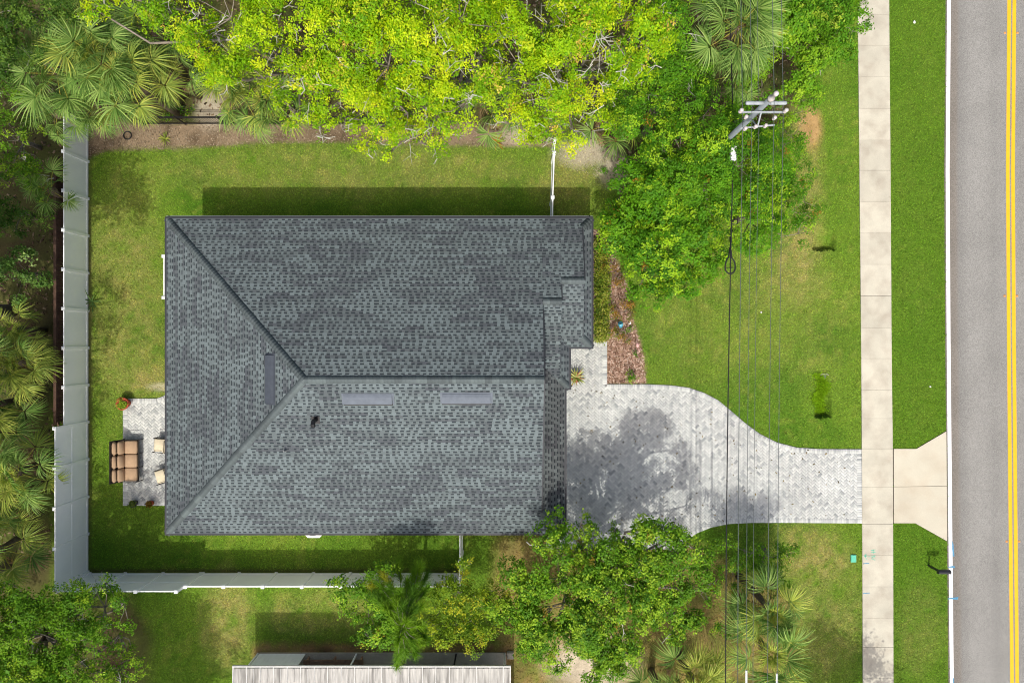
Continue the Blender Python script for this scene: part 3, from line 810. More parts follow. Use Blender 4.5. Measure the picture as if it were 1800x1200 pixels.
mb = MB(); mb.box(((XW + XM) / 2, YS - .045, 3.10), (XM - XW, .03, .03)); hp(mb, "drip_edge", M['vent_metal'])
def tri_wall(x, pts):
    mb = MB(); m = len(pts)
    P = [(x, y, z) for y, z in pts] + [(x - .03, y, z) for y, z in pts]
    mb.add(P, [tuple(range(m)), tuple(reversed(range(m, 2 * m)))] + [(i, m + i, m + (i + 1) % m, (i + 1) % m) for i in range(m)])
    hp(mb, "gable", M['stucco'])
tri_wall(XG - .03, [(YS + XM - XG, ZM - .05), (Y2S + XM - XG, ZM - .05), (Y2, Z2 - .05), (YM, ZR - .05)])
tri_wall(X2G - .03, [(Y2S + .47, ZS2 - .05), (Y1S + .47, ZS2 - .05), (Y1, Z1 - .05), (Y2, Z2 - .05)])
tri_wall(X1G - .03, [(Y1S + .46, ZS1 - .05), (YN - .46, ZS1 - .05), (Y1, Z1 - .05)])
# windows, front door, garage door
def window(c, wdt, h, axis):
    mb = MB(); t = .06
    def b(dx, dz, w, hh, dep, m2):
        m2.box((c[0] + (dx if axis == 'x' else 0), c[1] + (dx if axis == 'y' else 0), c[2] + dz), (w, dep, hh) if axis == 'x' else (dep, w, hh))
    for dx in (-wdt / 2, wdt / 2): b(dx, 0, t, h + t, .08, mb)
    for dz in (-h / 2, 0, h / 2): b(0, dz, wdt - t - .004, t, .076, mb)
    f = hp(mb, "window", M['white_trim'])
    m2 = MB(); b(0, 0, wdt - t, h - t, .03, m2); m2.build("pane", M['glass'], f)
for x in (-13, -9.5, -5.5, -1.8, 1.6): window((x, YN - .42, 1.6), 1.3, 1.2, 'x')
for x in (-13, -10.5, -6.0, -2.5): window((x, YS + .42, 1.6), 1.1, 1.2, 'x')
for y in (3.6, 1.2, -1.0): window((XW + .42, y, 1.6), 1.4, 1.3, 'y')
window((X1 - .42, 2.6, 1.6), 2.0, 1.4, 'y')
mb = MB(); mb.box((XW + .42, -5.2, 1.05), (.08, 2.6, 2.1)); d_ = hp(mb, "patio_door", M['white_trim'])
for y in (-5.85, -4.55):
    mb = MB(); mb.box((XW + .40, y, 1.05), (.06, 1.2, 1.95)); mb.build("pane", M['glass'], d_)
for i in range(4):
    mb = MB(); mb.box((XM - .40, -5.2, .29 + i * .54), (.06, 4.9, .525), bevel=.02); hp(mb, "garage_door_panel", M['garage'])
mb = MB(); mb.box((X2 - .40, -1.2, 1.05), (.07, 1.0, 2.08)); d_ = hp(mb, "front_door", M['door'])
mb = MB(); mb.box((X2 - .35, -.85, 1.0), (.05, .04, .14)); mb.build("handle", M['steel'], d_)

# roof vents and pipes
def on_plane(px, py, p, nrm):
    o = Vector((0, 0, CAM_H)); d = Vector(((px - 900) / FPX, (600 - py) / FPX, -1)); nrm = Vector(nrm); t = (Vector(p) - o).dot(nrm) / d.dot(nrm)
    return o + d * t
PS, PN, PW = (XW, YS, E), (XW, YN, E), (XW, YN, E)
def vent(px, py, p, nrm, rz, label, m='vent_metal'):
    c = on_plane(px, py, p, nrm); n = Vector(nrm).normalized(); u = Vector((math.cos(rz), math.sin(rz), 0)); v = n.cross(u).normalized()
    if v.z < 0: v = -v; u = -u
    mb = MB(); P = []
    prof = [(-.22, .03), (-.22, .085), (-.20, .10), (-.06, .095), (.08, .075), (.20, .03)]
    for s in (-.98, .98):
        P += [c + u * s + v * a + n * (h + .02) for a, h in prof]
    k = len(prof)
    mb.add(P, [(i, i + 1, k + i + 1, k + i) for i in range(k - 1)] + [tuple(range(k)), tuple(reversed(range(k, 2 * k)))])
    mb.add([c + u * sx * 1.06 + v * sy * .25 + n * .028 for sx, sy in ((-1, -1), (1, -1), (1, 1), (-1, 1))], [(0, 1, 2, 3)])
    o = hp(mb, "roof_vent", M[m], label=label)
    m2 = MB(); m2.add([c + u * sx * .95 + v * (-.226) + n * h for sx, h in ((-1, .055), (1, .055), (1, .095), (-1, .095))], [(0, 1, 2, 3)]); m2.add([c + u * sx + v * a + n * .030 for sx, a in ((-1.0, -.30), (1.0, -.30), (1.0, -.222), (-1.0, -.222))], [(0, 1, 2, 3)]); m2.build("slot", M['black_metal'], o)
vent(647, 700, PS, NS, 0, "grey metal vent near the ridge, the one nearer the hip")
vent(820, 699, PS, NS, 0, "grey metal vent near the ridge, the one nearer the front")
vent(476, 666, PW, NWst, math.pi / 2, "grey metal vent on the west hip slope, its shade painted into the colour", 'vent_shaded')
def pipe(px, py, p, nrm, r, h, m, hood=False):
    c = on_plane(px, py, p, nrm); mb = MB()
    mb.tube([c - Vector((0, 0, .05)), c + Vector((0, 0, h))], r, 10)
    if hood:
        top = c + Vector((0, 0, h)); mb.tube([top, top + Vector((0, -.02, .08)), top + Vector((0, -.12, .12)), top + Vector((0, -.22, .06))], [r, r * 1.05, r * 1.1, r * 1.15], 10)
        mb.box(c + Vector((0, 0, .01)), (.34, .34, .02), rx=math.atan(PITCH))
    else: mb.lathe([(r * 2.0, 0), (r * 1.3, .08), (r * 1.05, .14)], 12, c)
    hp(mb, "vent_pipe", m)
pipe(555, 738, PS, NS, .085, .28, M['black_metal'], True)
pipe(502, 791, PS, NS, .035, .25, M['grey_plastic'])
pipe(815, 475, PN, NN, .025, .22, M['grey_plastic'])

# ------------------------------------------------------------------ white vinyl fences
def vinyl_post(root, p, h, label=None):
    mb = MB(); q = p - root.location
    mb.box((q.x, q.y, h / 2 - .02), (.127, .127, h + .04))
    o = mb.build("post", M['vinyl'], root)
    mb = MB(); z = h + .001
    mb.add([(q.x + a * .078, q.y + b * .078, z) for a, b in ((-1, -1), (1, -1), (1, 1), (-1, 1))] + [(q.x + a * .078, q.y + b * .078, z + .03) for a, b in ((-1, -1), (1, -1), (1, 1), (-1, 1))] + [(q.x, q.y, z + .075)],
           [(3, 2, 1, 0), (0, 1, 5, 4), (1, 2, 6, 5), (2, 3, 7, 6), (3, 0, 4, 7), (4, 5, 8), (5, 6, 8), (6, 7, 8), (7, 4, 8)])
    mb.build("post_cap", M['vinyl'], o)
def vinyl_panel(root, a, b, h, mid=False, skew=0.0):
    d = b - a; L = d.length; d.normalize(); ang = math.atan2(d.y, d.x); c = (a + b) / 2 - root.location
    L -= .12
    mb = MB(); mb.box((c.x, c.y, h / 2), (L, .016, h - .12), ang)
    n = max(1, int(round(L / .152)))
    for i in range(n):
        t = (i + .5) / n - .5
        mb.box((c.x + d.x * t * L, c.y + d.y * t * L, h / 2), (L / n - .004, .021, h - .16), ang)
    p = mb.build("panel", M['vinyl'], root)
    for z, hh in ([(h - .045, .09), (.10, .14)] + ([(h * .5, .09)] if mid else [])):
        mb = MB(); mb.box((c.x, c.y, z), (L - .002, .048, hh), ang); mb.build("rail", M['vinyl'], p)
def vinyl_run(name, label, pts, hs, mids, posts=None, cat="fence"):
    P = [W(*p) for p in pts]
    root = empty(name, P[0], label, cat)
    for i in range(len(P) - 1): vinyl_panel(root, P[i], P[i + 1], hs[i], mids[i])
    for i, p in enumerate(P):
        h = max(hs[max(0, i - 1)], hs[min(i, len(hs) - 1)])
        if posts is None or i in posts: vinyl_post(root, p, h + .03)
    return root
ysl = [611 + 65.3 * k for k in range(-6, 7)]
ysl[-1] = 1004
vinyl_run("vinyl_fence", "white vinyl privacy fence along the left side of the back yard", [(155, y) for y in ysl], [1.83] * 8 + [2.44] * 4, [False] * 8 + [True] * 4)
xsb = [158.5, 221, 287, 353]
vinyl_run("vinyl_fence", "tall white vinyl fence run at the lower left corner of the yard", [(x, 1007) for x in xsb], [2.44] * 3, [True] * 3)
xsb = [357.5, 421, 486, 551, 616, 681, 746, 811]
vinyl_run("vinyl_fence", "lower white vinyl fence run between the yard and the neighbour", [(x, 1007) for x in xsb], [1.83] * 7, [False] * 7)
vinyl_run("vinyl_gate_fence", "short white vinyl gate section below the house, closing the yard", [(811.5, 1003), (813, 968), (813, 893)], [1.7, 1.7], [False] * 2)
vinyl_run("vinyl_gate_fence", "white vinyl gate section above the house beside the sandy patch", [(972, 262), (970.5, 286), (968, 360), (967.5, 412)], [1.7, 1.7, 1.7], [False] * 3)
vinyl_run("screen_panel", "short white vinyl screen panel standing against the left side of the roof", [(311, 456), (311, 526)], [1.25], [False], cat="screen")
# ------------------------------------------------------------------ dark metal fence under the oaks
def metal_fence(x0, x1, py, label):
    a, b = W(x0, py), W(x1, py); root = empty("metal_fence", a, label, "fence"); L = b.x - a.x
    n = int(L / 2.2) + 1
    for i in range(n + 1):
        mb = MB(); mb.box((L * i / n, 0, .62), (.06, .06, 1.28)); mb.build("post", M['black_metal'], root)
    for z in (.15, 1.02, 1.14):
        mb = MB(); mb.box((L / 2, 0, z), (L, .035, .035)); mb.build("rail", M['black_metal'], root)
    for i in range(int(L / .125)):
        if i == 0:
            mb = MB(); mb.box((0, 0, .62), (.018, .018, 1.12)); me = mb.mesh("picket"); me.materials.append(M['black_metal'])
        if i < 150:
            o = link("picket", me, root); o.location = ((i + .5) * .125, 0, 0)
metal_fence(255, 760, 219, "black metal picket fence behind the bare strip under the oaks")

# brown wooden fence just outside the white one
a, b = W(137, 300), W(137, 740); wf = empty("wooden_fence", a, "dark brown wooden fence just behind the white left fence", "fence")
Ly = a.y - b.y; nb = int(Ly / .15)
mb = MB(); mb.box((0, 0, .8), (.02, .138, 1.6)); me = mb.mesh("board"); me.materials.append(M['brown_wood'])
for i in range(nb):
    o = link("board", me, wf); o.location = (0, -(i + .5) * .15, 0)
for z in (.35, 1.35, 1.63):
    mb = MB(); mb.box((-.05 if z < 1.6 else -.03, -Ly / 2, z), (.06 if z < 1.6 else .13, Ly, .05)); mb.build("rail", M['brown_wood'], wf)

# leaning wooden pallet outside the fence
pc_ = W(99, 730, .75)
pl = empty("wooden_pallet", (pc_.x, pc_.y, 0), "weathered slatted wooden pallet propped behind the white left fence", "pallet")
pl.rotation_euler = (math.radians(8), math.radians(16), math.radians(6))
for i in range(10):
    mb = MB(); mb.box((.1 + .02 * i, .46 - i * .105, .75), (.95 - .05 * i, .062, .022)); mb.build("slat", M['wood'], pl)
for x in (-.2, .15, .5):
    mb = MB(); mb.box((x, 0, .70), (.07, 1.05, .07)); mb.build("bearer", M['wood'], pl)
for x, y in ((-.2, .45), (.5, .45), (.05, -.45), (.5, -.45)):
    mb = MB(); mb.box((x, y, .30), (.07, .07, .72)); mb.build("leg", M['wood'], pl)

# ------------------------------------------------------------------ patio furniture
sofa = empty("outdoor_sofa", (-18.62, -5.76, .045), "three-seat patio sofa with brown cushions on a dark frame", "sofa")
for i in (-1, 0, 1):
    y = i * .655
    mb = MB(); mb.box((.20, y, .44), (.60, .63, .15), bevel=.045); mb.build("seat_cushion", M['cushion'], sofa, True)
    mb = MB(); mb.box((-.17, y, .66), (.17, .63, .42), bevel=.07, ry=math.radians(-20)); mb.build("back_cushion", M['cushion'], sofa, True)
    mb = MB(); mb.box((-.36, y, .90), (.20, .63, .26), bevel=.09, ry=math.radians(-30)); mb.build("head_cushion", M['cushion'], sofa, True)
for y in (-.995, -.33, .33, .995):
    mb = MB(); mb.tube([(.55, y, 0), (.55, y, .36), (-.30, y, .36), (-.36, y, 0)], .02, 6); mb.build("leg", M['wicker'], sofa)
for y in (-1.01, 1.01):
    mb = MB(); mb.tube([(.52, y, .34), (.50, y, .63), (.2, y, .66), (-.30, y, .64)], .02, 6); mb.build("armrest", M['wicker'], sofa)
mb = MB(); mb.box((.12, 0, .345), (.84, 2.02, .03)); mb.build("seat_frame", M['wicker'], sofa)
mb = MB(); mb.box((-.36, 0, .70), (.03, 2.04, .72), ry=math.radians(-24)); mb.build("back_frame", M['wicker'], sofa)

def armchair(px, py, rz, label):
    c = W(px, py, .45); r = empty("patio_chair", (c.x, c.y, .045), label, "chair", "cream chairs facing the sofa", rz=rz)
    mb = MB(); mb.box((-.02, 0, .42), (.60, .62, .13), bevel=.04); mb.build("seat_cushion", M['cream'], r, True)
    mb = MB(); mb.box((.33, 0, .68), (.12, .60, .46), bevel=.05, ry=math.radians(14)); mb.build("back_cushion", M['cream'], r, True)
    mb = MB(); mb.box((.02, 0, .335), (.66, .66, .03)); mb.build("seat_frame", M['wicker'], r)
    for y in (-.335, .335):
        mb = MB(); mb.tube([(-.30, y, 0), (-.30, y, .60), (.34, y, .62), (.42, y, 0)], .018, 6); mb.build("armrest", M['wicker'], r)
    mb = MB(); mb.box((.40, 0, .66), (.03, .62, .56), ry=math.radians(14)); mb.build("back_frame", M['wicker'], r)
armchair(283, 782, math.radians(-4), "upper of two cream-cushioned patio chairs half under the eave")
armchair(286, 836, math.radians(17), "lower, turned cream-cushioned patio chair half under the eave")

def leaves_np(cen, nper, spread, L, Wd, col, jit=.18, up=.8, rng=RNG, out=None):
    """small pointed leaves scattered round each centre; returns verts, faces, colours"""
    n = len(cen) * nper
    c = np.repeat(cen, nper, 0) + rng.normal(0, 1, (n, 3)) * np.array([spread, spread, spread * .6])
    nn = rng.normal(0, .6 if out is None else .42, (n, 3)); nn[:, 2] += up if out is None else .35
    if out is not None: nn += np.repeat(out, nper, 0) * .85
    nn[:, 2] = np.abs(nn[:, 2]); nn /= np.linalg.norm(nn, axis=1)[:, None] + 1e-9
    d = rng.normal(0, 1, (n, 3)); d -= nn * (d * nn).sum(1)[:, None]; d /= np.linalg.norm(d, axis=1)[:, None] + 1e-9
    s = np.cross(nn, d); l = (L * rng.uniform(.65, 1.3, n))[:, None]; w = (Wd * rng.uniform(.7, 1.2, n))[:, None]
    v = np.stack([c, c + d * l * .5 + s * w * .5 + nn * w * .12, c + d * l, c + d * l * .5 - s * w * .5 + nn * w * .12], 1).reshape(-1, 3)
    k = np.repeat(col, nper, 0) * rng.uniform(1 - jit, 1 + jit, (n, 1)) * np.stack([rng.uniform(.9, 1.12, n), np.ones(n), rng.uniform(.75, 1.2, n)], -1)
    return v, np.arange(4 * n).reshape(-1, 4), np.repeat(np.clip(k, 0, .8), 4, 0)

def pot(px, py, r, h, m, label, col, plant=.12, rimwhite=False, npl=40):
    c = W(px, py, 0.045); o = empty("flower_pot", c, label, "plant pot")
    mb = MB(); mb.lathe([(r * .7, 0), (r * .95, h * .8), (r * 1.05, h * .82), (r * 1.08, h), (r * .9, h), (r * .88, h * .86)], 20); mb.build("pot", m, o, True)
    mb = MB(); mb.lathe([(r * .88, h * .80), (r * .3, h * .9)], 14); mb.build("soil", M['soil'], o)
    n = npl; a = RNG.uniform(0, 6.28, n); q = r * .75 * np.sqrt(RNG.random(n))
    cen = np.stack([np.cos(a) * q, np.sin(a) * q, h + RNG.uniform(.0, plant, n)], -1)
    v, f, k = leaves_np(cen, 4, .03, .10, .05, np.tile(np.array(col), (n, 1)))
    link("foliage", mesh_np("foliage", v, f, k), o, M['leaf'])
    return o
pot(223, 708, .29, .42, M['terracotta'], "terracotta flower pot at the upper left corner of the patio", A(150, 180, 50), npl=60)
pot(239, 883, .17, .30, M['dark_pot'], "dark plant pot at the lower edge of the patio", A(110, 130, 60))
pot(268, 883, .14, .26, M['terracotta'], "small orange clay pot near the lower right of the patio", A(120, 95, 30))

# ------------------------------------------------------------------ air-conditioning unit under the south eave
ac = empty("air_conditioner", W(560, 917, 0), "white air-conditioning unit peeking out below the south eave", "air conditioner")
cx = W(549.5, 931, 1.0); base = Vector((cx.x, cx.y, 0)); ac.location = base
mb = MB(); mb.box((0, 0, .04), (1.05, 1.0, .1)); mb.build("pad", M['old_concrete'], ac)
mb = MB(); mb.box((0, 0, .53), (.84, .84, .88), bevel=.14); mb.build("cabinet", M['plastic_white'], ac)
mb = MB(); mb.lathe([(.30, .965), (.30, .99), (.27, 1.0), (.05, 1.01)], 24); mb.build("fan_grille", M['grey_plastic'], ac)

# ------------------------------------------------------------------ mailbox
mbx = empty("mailbox", (20.43, -10.97, 0), "black mailbox on a post by the white road line", "mailbox")
mb = MB(); mb.box((0, 0, .42), (.09, .09, .90)); mb.build("post", M['mailbox'], mbx)
mb = MB(); mb.box((.14, 0, .845), (.40, .07, .05)); mb.build("arm", M['mailbox'], mbx)
mb = MB(); prof = [(-.095, .88), (.095, .88), (.095, .99)] + [(.095 * math.cos(t), .99 + .095 * math.sin(t)) for t in np.linspace(.3, math.pi - .3, 7)] + [(-.095, .99)]
k = len(prof); P = [(-.14, y, z) for y, z in prof] + [(.42, y, z) for y, z in prof]
mb.add(P, [tuple(range(k)), tuple(reversed(range(k, 2 * k)))] + [(i, k + i, k + (i + 1) % k, (i + 1) % k) for i in range(k)]); mb.build("box", M['mailbox'], mbx)
mb = MB(); P = [(.42, y * 1.06, .985 + (z - .985) * 1.06) for y, z in prof] + [(.435, y * 1.06, .985 + (z - .985) * 1.06) for y, z in prof]
mb.add(P, [tuple(range(k)), tuple(reversed(range(k, 2 * k)))] + [(i, k + i, k + (i + 1) % k, (i + 1) % k) for i in range(k)]); mb.build("door", M['mailbox'], mbx)
mb = MB(); mb.box((.30, -.105, 1.0), (.02, .01, .16)); mb.build("flag", M['mailbox'], mbx)

# green utility lid beside the sidewalk, drain collar and bits of litter
mb = MB(); c = W(1499.5, 980.5, 0); mb.box((0, 0, .035), (.27, .37, .07), bevel=.02); mb.box((0, 0, .074), (.20, .30, .012), bevel=.004)
mb.build("utility_box", M['teal_paint'], loc=c, label="small teal utility box lid in the grass beside the sidewalk", cat="utility box")
def litter(px, py, s, label):
    mb = MB(); P = []; rr = np.random.default_rng(int(px)); n = 7
    for k in range(n):
        a = 2 * math.pi * k / n; q = s * rr.uniform(.6, 1.1); P.append((q * math.cos(a), q * math.sin(a), .055 + rr.uniform(0, .03)))
    P.append((0, 0, .10)); mb.add(P, [(k, (k + 1) % n, n) for k in range(n)] + [tuple(reversed(range(n)))])
    mb.build("paper_scrap", M['plastic_white'], loc=W(px, py, 0), label=label, cat="litter")
litter(1606, 40, .075, "white paper scrap in the road verge near the top")
litter(1634, 679, .05, "tiny white scrap in the verge above the apron")
litter(1337, 549, .05, "small white scrap in the front lawn")
pc = empty("drain_pipe", W(1449, 659, -.02), "pale end of a buried drain pipe in the front lawn", "drain")
mb = MB(); mb.tube([(-.22, .0, .02), (-.1, .06, .07), (.06, .07, .07), (.2, 0, .02)], .02, 8); mb.build("collar", M['old_concrete'], pc)
mb = MB(); mb.tube([(0, .05, -.04), (0, -.25, -.12)], .12, 12); mb.build("pipe", M['grey_plastic'], pc)

# ------------------------------------------------------------------ front bed ornaments
o = empty("garden_bucket", W(1090.5, 571, 0), "blue glazed pot lying in the mulch bed", "pot")
mb = MB(); mb.lathe([(.07, 0), (.12, .12), (.13, .26), (.10, .27), (.09, .1)], 16); b_ = mb.build("body", M['blue_glaze'], o, True); b_.rotation_euler = (math.radians(-55), 0, math.radians(10)); b_.location = (0, -.12, .13)
mb = MB(); mb.lathe([(.03, 0), (.03, .35), (.055, .36), (.065, .38), (.05, .40), (.03, .385)], 16); mb.build("bird_bath", M['plastic_white'], loc=W(1105, 568, 0), label="tiny white bird bath beside the blue pot in the mulch", cat="bird bath")
fl = empty("garden_ornament", W(1117.5, 607, 0), "pale pink lawn bird ornament on the edge of the mulch bed", "ornament")
mb = MB(); mb.tube([(0, .16, .38), (0, .08, .42), (.01, -.02, .44), (.02, -.1, .42)], [.015, .06, .075, .03], 10); mb.tube([(.02, -.1, .42), (.05, -.17, .50), (.06, -.25, .58), (.07, -.30, .55)], [.022, .016, .016, .02], 8); mb.build("body", M['pink'], fl, True)
for s in (-.02, .03):
    mb = MB(); mb.tube([(s, .02, 0), (s, .02, .38)], .006, 5); mb.build("leg", M['black_metal'], fl)

# ------------------------------------------------------------------ neighbour's carport
cp = empty("carport", W(650, 1190, 0), "neighbour's carport with weathered white metal pan roof at the bottom edge", "carport")
CL = -cp.location
def cpb(mb, name, m, **kw): return mb.build(name, m, cp, loc=CL, **kw)
x0, x1, yf, zf = -12.72, -.08, -14.80, 2.35
mb = MB(); mb.prism(to_xy(SLAB)[::-1], -.05, .06); cpb(mb, "slab", M['old_concrete'])
pan_w = (x1 - x0) / 41
mb = MB(); P = []
ylen = 9.0
mb.add([(-.008 + 0, 0, 0), (pan_w - .012, 0, 0), (pan_w - .012, -ylen, .30), (0, -ylen, .30), (0.02, 0, .012), (pan_w - .03, 0, .012), (pan_w - .03, -ylen, .312), (.02, -ylen, .312)], [(4, 7, 6, 5), (0, 4, 5, 1), (0, 3, 7, 4), (1, 5, 6, 2), (0, 1, 2, 3)])
me = mb.mesh("roof_pan"); me.materials.append(M['tin'])
for i in range(41):
    o = link("roof_pan", me, cp); o.location = CL + Vector((x0 + i * pan_w + .006, yf - .11, zf - .03))
mb = MB(); mb.box((0, -ylen / 2, .15), (.035, ylen, .05), rx=-math.atan(.30 / ylen)); me = mb.mesh("seam_rib"); me.materials.append(M['tin_rib'])
mb = MB(); mb.box((0, -ylen / 2, .145), (.016, ylen, .03), rx=-math.atan(.30 / ylen)); me2 = mb.mesh("seam_rib"); me2.materials.append(M['tin_rib'])
for i in range(42):
    o = link("seam_rib", me if i % 2 == 0 else me2, cp); o.location = CL + Vector((x0 + i * pan_w, yf - .03 if i % 2 == 0 else yf - .12, zf - .008))
mb = MB(); mb.box(((x0 + x1) / 2, yf, zf), (x1 - x0 + .06, .055, .12)); cpb(mb, "fascia_rail", M['tin_rib'])
mb = MB(); mb.box(((x0 + x1) / 2, yf - .07, zf - .06), (x1 - x0 - .02, .085, .01)); cpb(mb, "gutter_pan", M['grey_plastic'])
for x in (x0, x1):
    mb = MB(); mb.box((x, yf - ylen / 2 - .05, zf + .12), (.05, ylen, .12), rx=-math.atan(.30 / ylen)); cpb(mb, "edge_rail", M['tin_rib'])
for px, m in ((454, 'sheet'), (627, 'sheet'), (715, 'black_metal'), (802, 'black_metal'), (887, 'sheet')):
    c = W(px, 1148); mb = MB(); mb.box((c.x, c.y, zf / 2 - .03), (.07, .07, zf - .10)); cpb(mb, "post", M[m])
ca, cb = W(457, 1147), W(538, 1147); n = 10
for i in range(n):
    xa = ca.x + (cb.x - ca.x) * (i + .5) / n; mb = MB(); mb.box((xa, ca.y - .02, 1.12), ((cb.x - ca.x) / n - .012, .03, 2.1)); cpb(mb, "wall_panel", M['sheet'])
mb = MB(); mb.box((-6.4, -19.6, 1.15), (12.4, 5.6, 2.3)); cpb(mb, "trailer_wall", M['sheet'])
bn = empty("wooden_bench", W(590, 1160, .06), "long weathered wooden bench under the carport roof", "bench")
for i in range(4):
    mb = MB(); mb.box((0, .18 - i * .12, .42), (2.9, .10, .035)); mb.build("plank", M['wood'], bn)
for s in (-1.3, 0, 1.3):
    mb = MB(); mb.box((s, 0, .2), (.07, .42, .40)); mb.build("leg", M['wood'], bn)
mb = MB(); mb.box((0, 0, .10), (.33, .33, .20), bevel=.02); mb.box((0, 0, .205), (.24, .24, .03), bevel=.01)
mb.build("concrete_block", M['old_concrete'], loc=W(897, 1149, 0), label="small square concrete block at the carport corner", cat="block")

# ------------------------------------------------------------------ utility pole and wires
PX, PY = 8.43, 7.90
pole = empty("utility_pole", (PX, PY, 0), "grey concrete utility pole with crossarm and insulators among the shrubs", "utility pole")
mb = MB(); mb.tube([(0, 0, -.2), (0, 0, 11.2)], [.14, .09], 10); mb.build("shaft", M['pole'], pole, True)
mb = MB(); mb.box((0.02, -.16, 10.42), (1.55, .055, .07)); mb.build("crossarm", M['steel'], pole)
mb = MB(); mb.tube([(0, -.14, 10.42), (0, -.55, 10.05), (.0, -.18, 9.6)], .028, 6); mb.tube([(-.55, -.55, 9.95), (.55, -.50, 10.15)], .03, 6); mb.build("bracket", M['steel'], pole)
def insul(x, y, z, r=.07, lab=None, axis='z', ln=.22):
    mb = MB(); pr = []
    for i in range(4):
        pr += [(r * .45, i * ln / 4), (r, i * ln / 4 + .012), (r * .9, i * ln / 4 + .03)]
    pr.append((r * .3, ln))
    mb.lathe(pr, 12); o = mb.build("insulator", M['porcelain'], pole, True); o.location = (x, y, z)
    if axis == 'x': o.rotation_euler = (0, math.radians(90), 0)
    if axis == '-x': o.rotation_euler = (0, math.radians(-90), 0)
    return o
for x in (-.74, .76): insul(x, -.16, 10.48)
for x, y, z in ((-.50, -.30, 10.28), (-.42, -.60, 9.98), (-.1, -.56, 10.06), (.22, -.55, 10.12), (.46, -.34, 10.30)): insul(x, y, z, .065, ln=.18)
for s, ax in ((-1, '-x'), (1, 'x')):
    mb = MB(); mb.lathe([(.065, 0), (.065, .26), (.055, .27), (.055, .30), (.065, .31), (.065, .54), (.045, .58)], 14); o = mb.build("line_post", M['steel'], pole, True, label="horizontal pale post insulator near the pole top")
    o.location = (.10 * s, .0, 10.86); o.rotation_euler = (0, math.radians(90 * s), math.radians(0))
mb = MB(); mb.lathe([(.11, 0), (.11, .14), (.06, .2), (.07, .26), (.07, .46), (.085, .48), (.08, .56), (.03, .6)], 14); o = mb.build("top_pin", M['porcelain'], pole, True); o.location = (0, 0, 11.2)
mb = MB(); mb.tube([(-.5, -.3, 10.4), (-.75, -.35, 10.15), (-.75, -.30, 9.8), (-.45, -.2, 9.5), (-.16, -.1, 9.2)], .010, 5); mb.build("jumper", M['cable'], pole)

PY2 = PY - 47.0; PY3 = PY + 44
def wire(name, pts, r, m, label, sag):
    """pts: wire height and x at the pole; the spans sag between poles"""
    X, Z = pts; P = []
    for ya, yb in ((PY3, PY), (PY, PY2)):
        for i in range(21):
            t = i / 20; P.append((X, ya + (yb - ya) * t, Z - 4 * sag * t * (1 - t)))
    o = empty(name, (X, PY, Z), label, "wire", "overhead wires along the road")
    mb = MB(); mb.tube([Vector(p) - Vector((X, PY, Z)) for p in P], r, 5); mb.build("strand", m, o)
    return o
def xz(px_pole, z): return ((px_pole - 900) / FPX * (CAM_H - z), z)
wA = wire("telecom_cable", xz(1289.5, 6.9), .023, M['cable'], "thick black telecom cable, leftmost of the overhead wires", 1.0)
wB = wire("power_wire", xz(1305.5, 9.2), .0125, M['wire'], "second overhead wire from the left, above the driveway", .55)
wC = wire("power_wire", xz(1322, 10.48), .009, M['wire'], "third overhead wire from the left", .60)
wD = wire("power_wire", xz(1334.5, 10.1), .008, M['wire'], "fourth overhead wire from the left", .62)
wE = wire("power_wire", xz(1361, 11.3), .0095, M['wire'], "fifth overhead wire from the left, next to the rightmost", .60)
wF = wire("power_wire", xz(1377, 10.5), .0095, M['wire'], "thin grey power wire, rightmost of the overhead wires", .55)
for w, px in ((wC, 1320), (wE, 1351), (wF, 1373)):
    zz = -.35; mb = MB()
    mb.tube([(0, -PY - 13.2 - (1.0 if px > 1350 else 0) - .02 * k, zz - .10) for k in (0, 1)] and [(0, -PY - 11.35 + (.0 if px < 1330 else -.1), -.56), (0, -PY - 16.5, -.60)], .036, 6); mb.build("line_cover", M['plastic_white'], w)
# splice closure and snowshoe loop on the telecom cable
tx, tz = xz(1289.5, 6.9)
def tele_z(y):
    t = (PY - y) / (PY - PY2); return tz - 4 * 1.0 * t * (1 - t)
ys_ = (600 - 270) / FPX * (CAM_H - tele_z(6.9)); sp = empty("splice_closure", (tx, ys_, tele_z(ys_)), "white ribbed cable closure hanging from the telecom cable", "cable closure")
mb = MB()
for k in range(7): mb.box((0, -.24 + k * .08, -.02), (.23, .055, .20), bevel=.02)
mb.box((0, 0, -.02), (.19, .56, .15)); mb.build("case", M['plastic_white'], sp)
ysn = (600 - 462) / FPX * (CAM_H - tele_z(3.2)); ss = empty("cable_loop", (tx, ysn, tele_z(ysn)), "black teardrop cable storage loop hanging on the telecom cable", "cable loop")
mb = MB(); loop = [(0, 1.05, -.03), (.01, .62, -.04)] + [(.20 * math.sin(t) * (1 if t > 0 else 1), -.18 + .40 * math.cos(t) * (1.0 if math.cos(t) < 0 else 1.7) * .6, -.05) for t in np.linspace(.35, 2 * math.pi - .35, 22)] + [(-.01, .62, -.04)]
mb.tube(loop, .030, 6); mb.build("loop", M['cable'], ss, True)
mb = MB(); mb.tube([(0, -.42, -.04), (0, .5, -.04)], .012, 5); mb.tube([(-.18, -.2, -.05), (.18, -.2, -.05)], .012, 5); mb.build("bracket", M['cable'], ss)
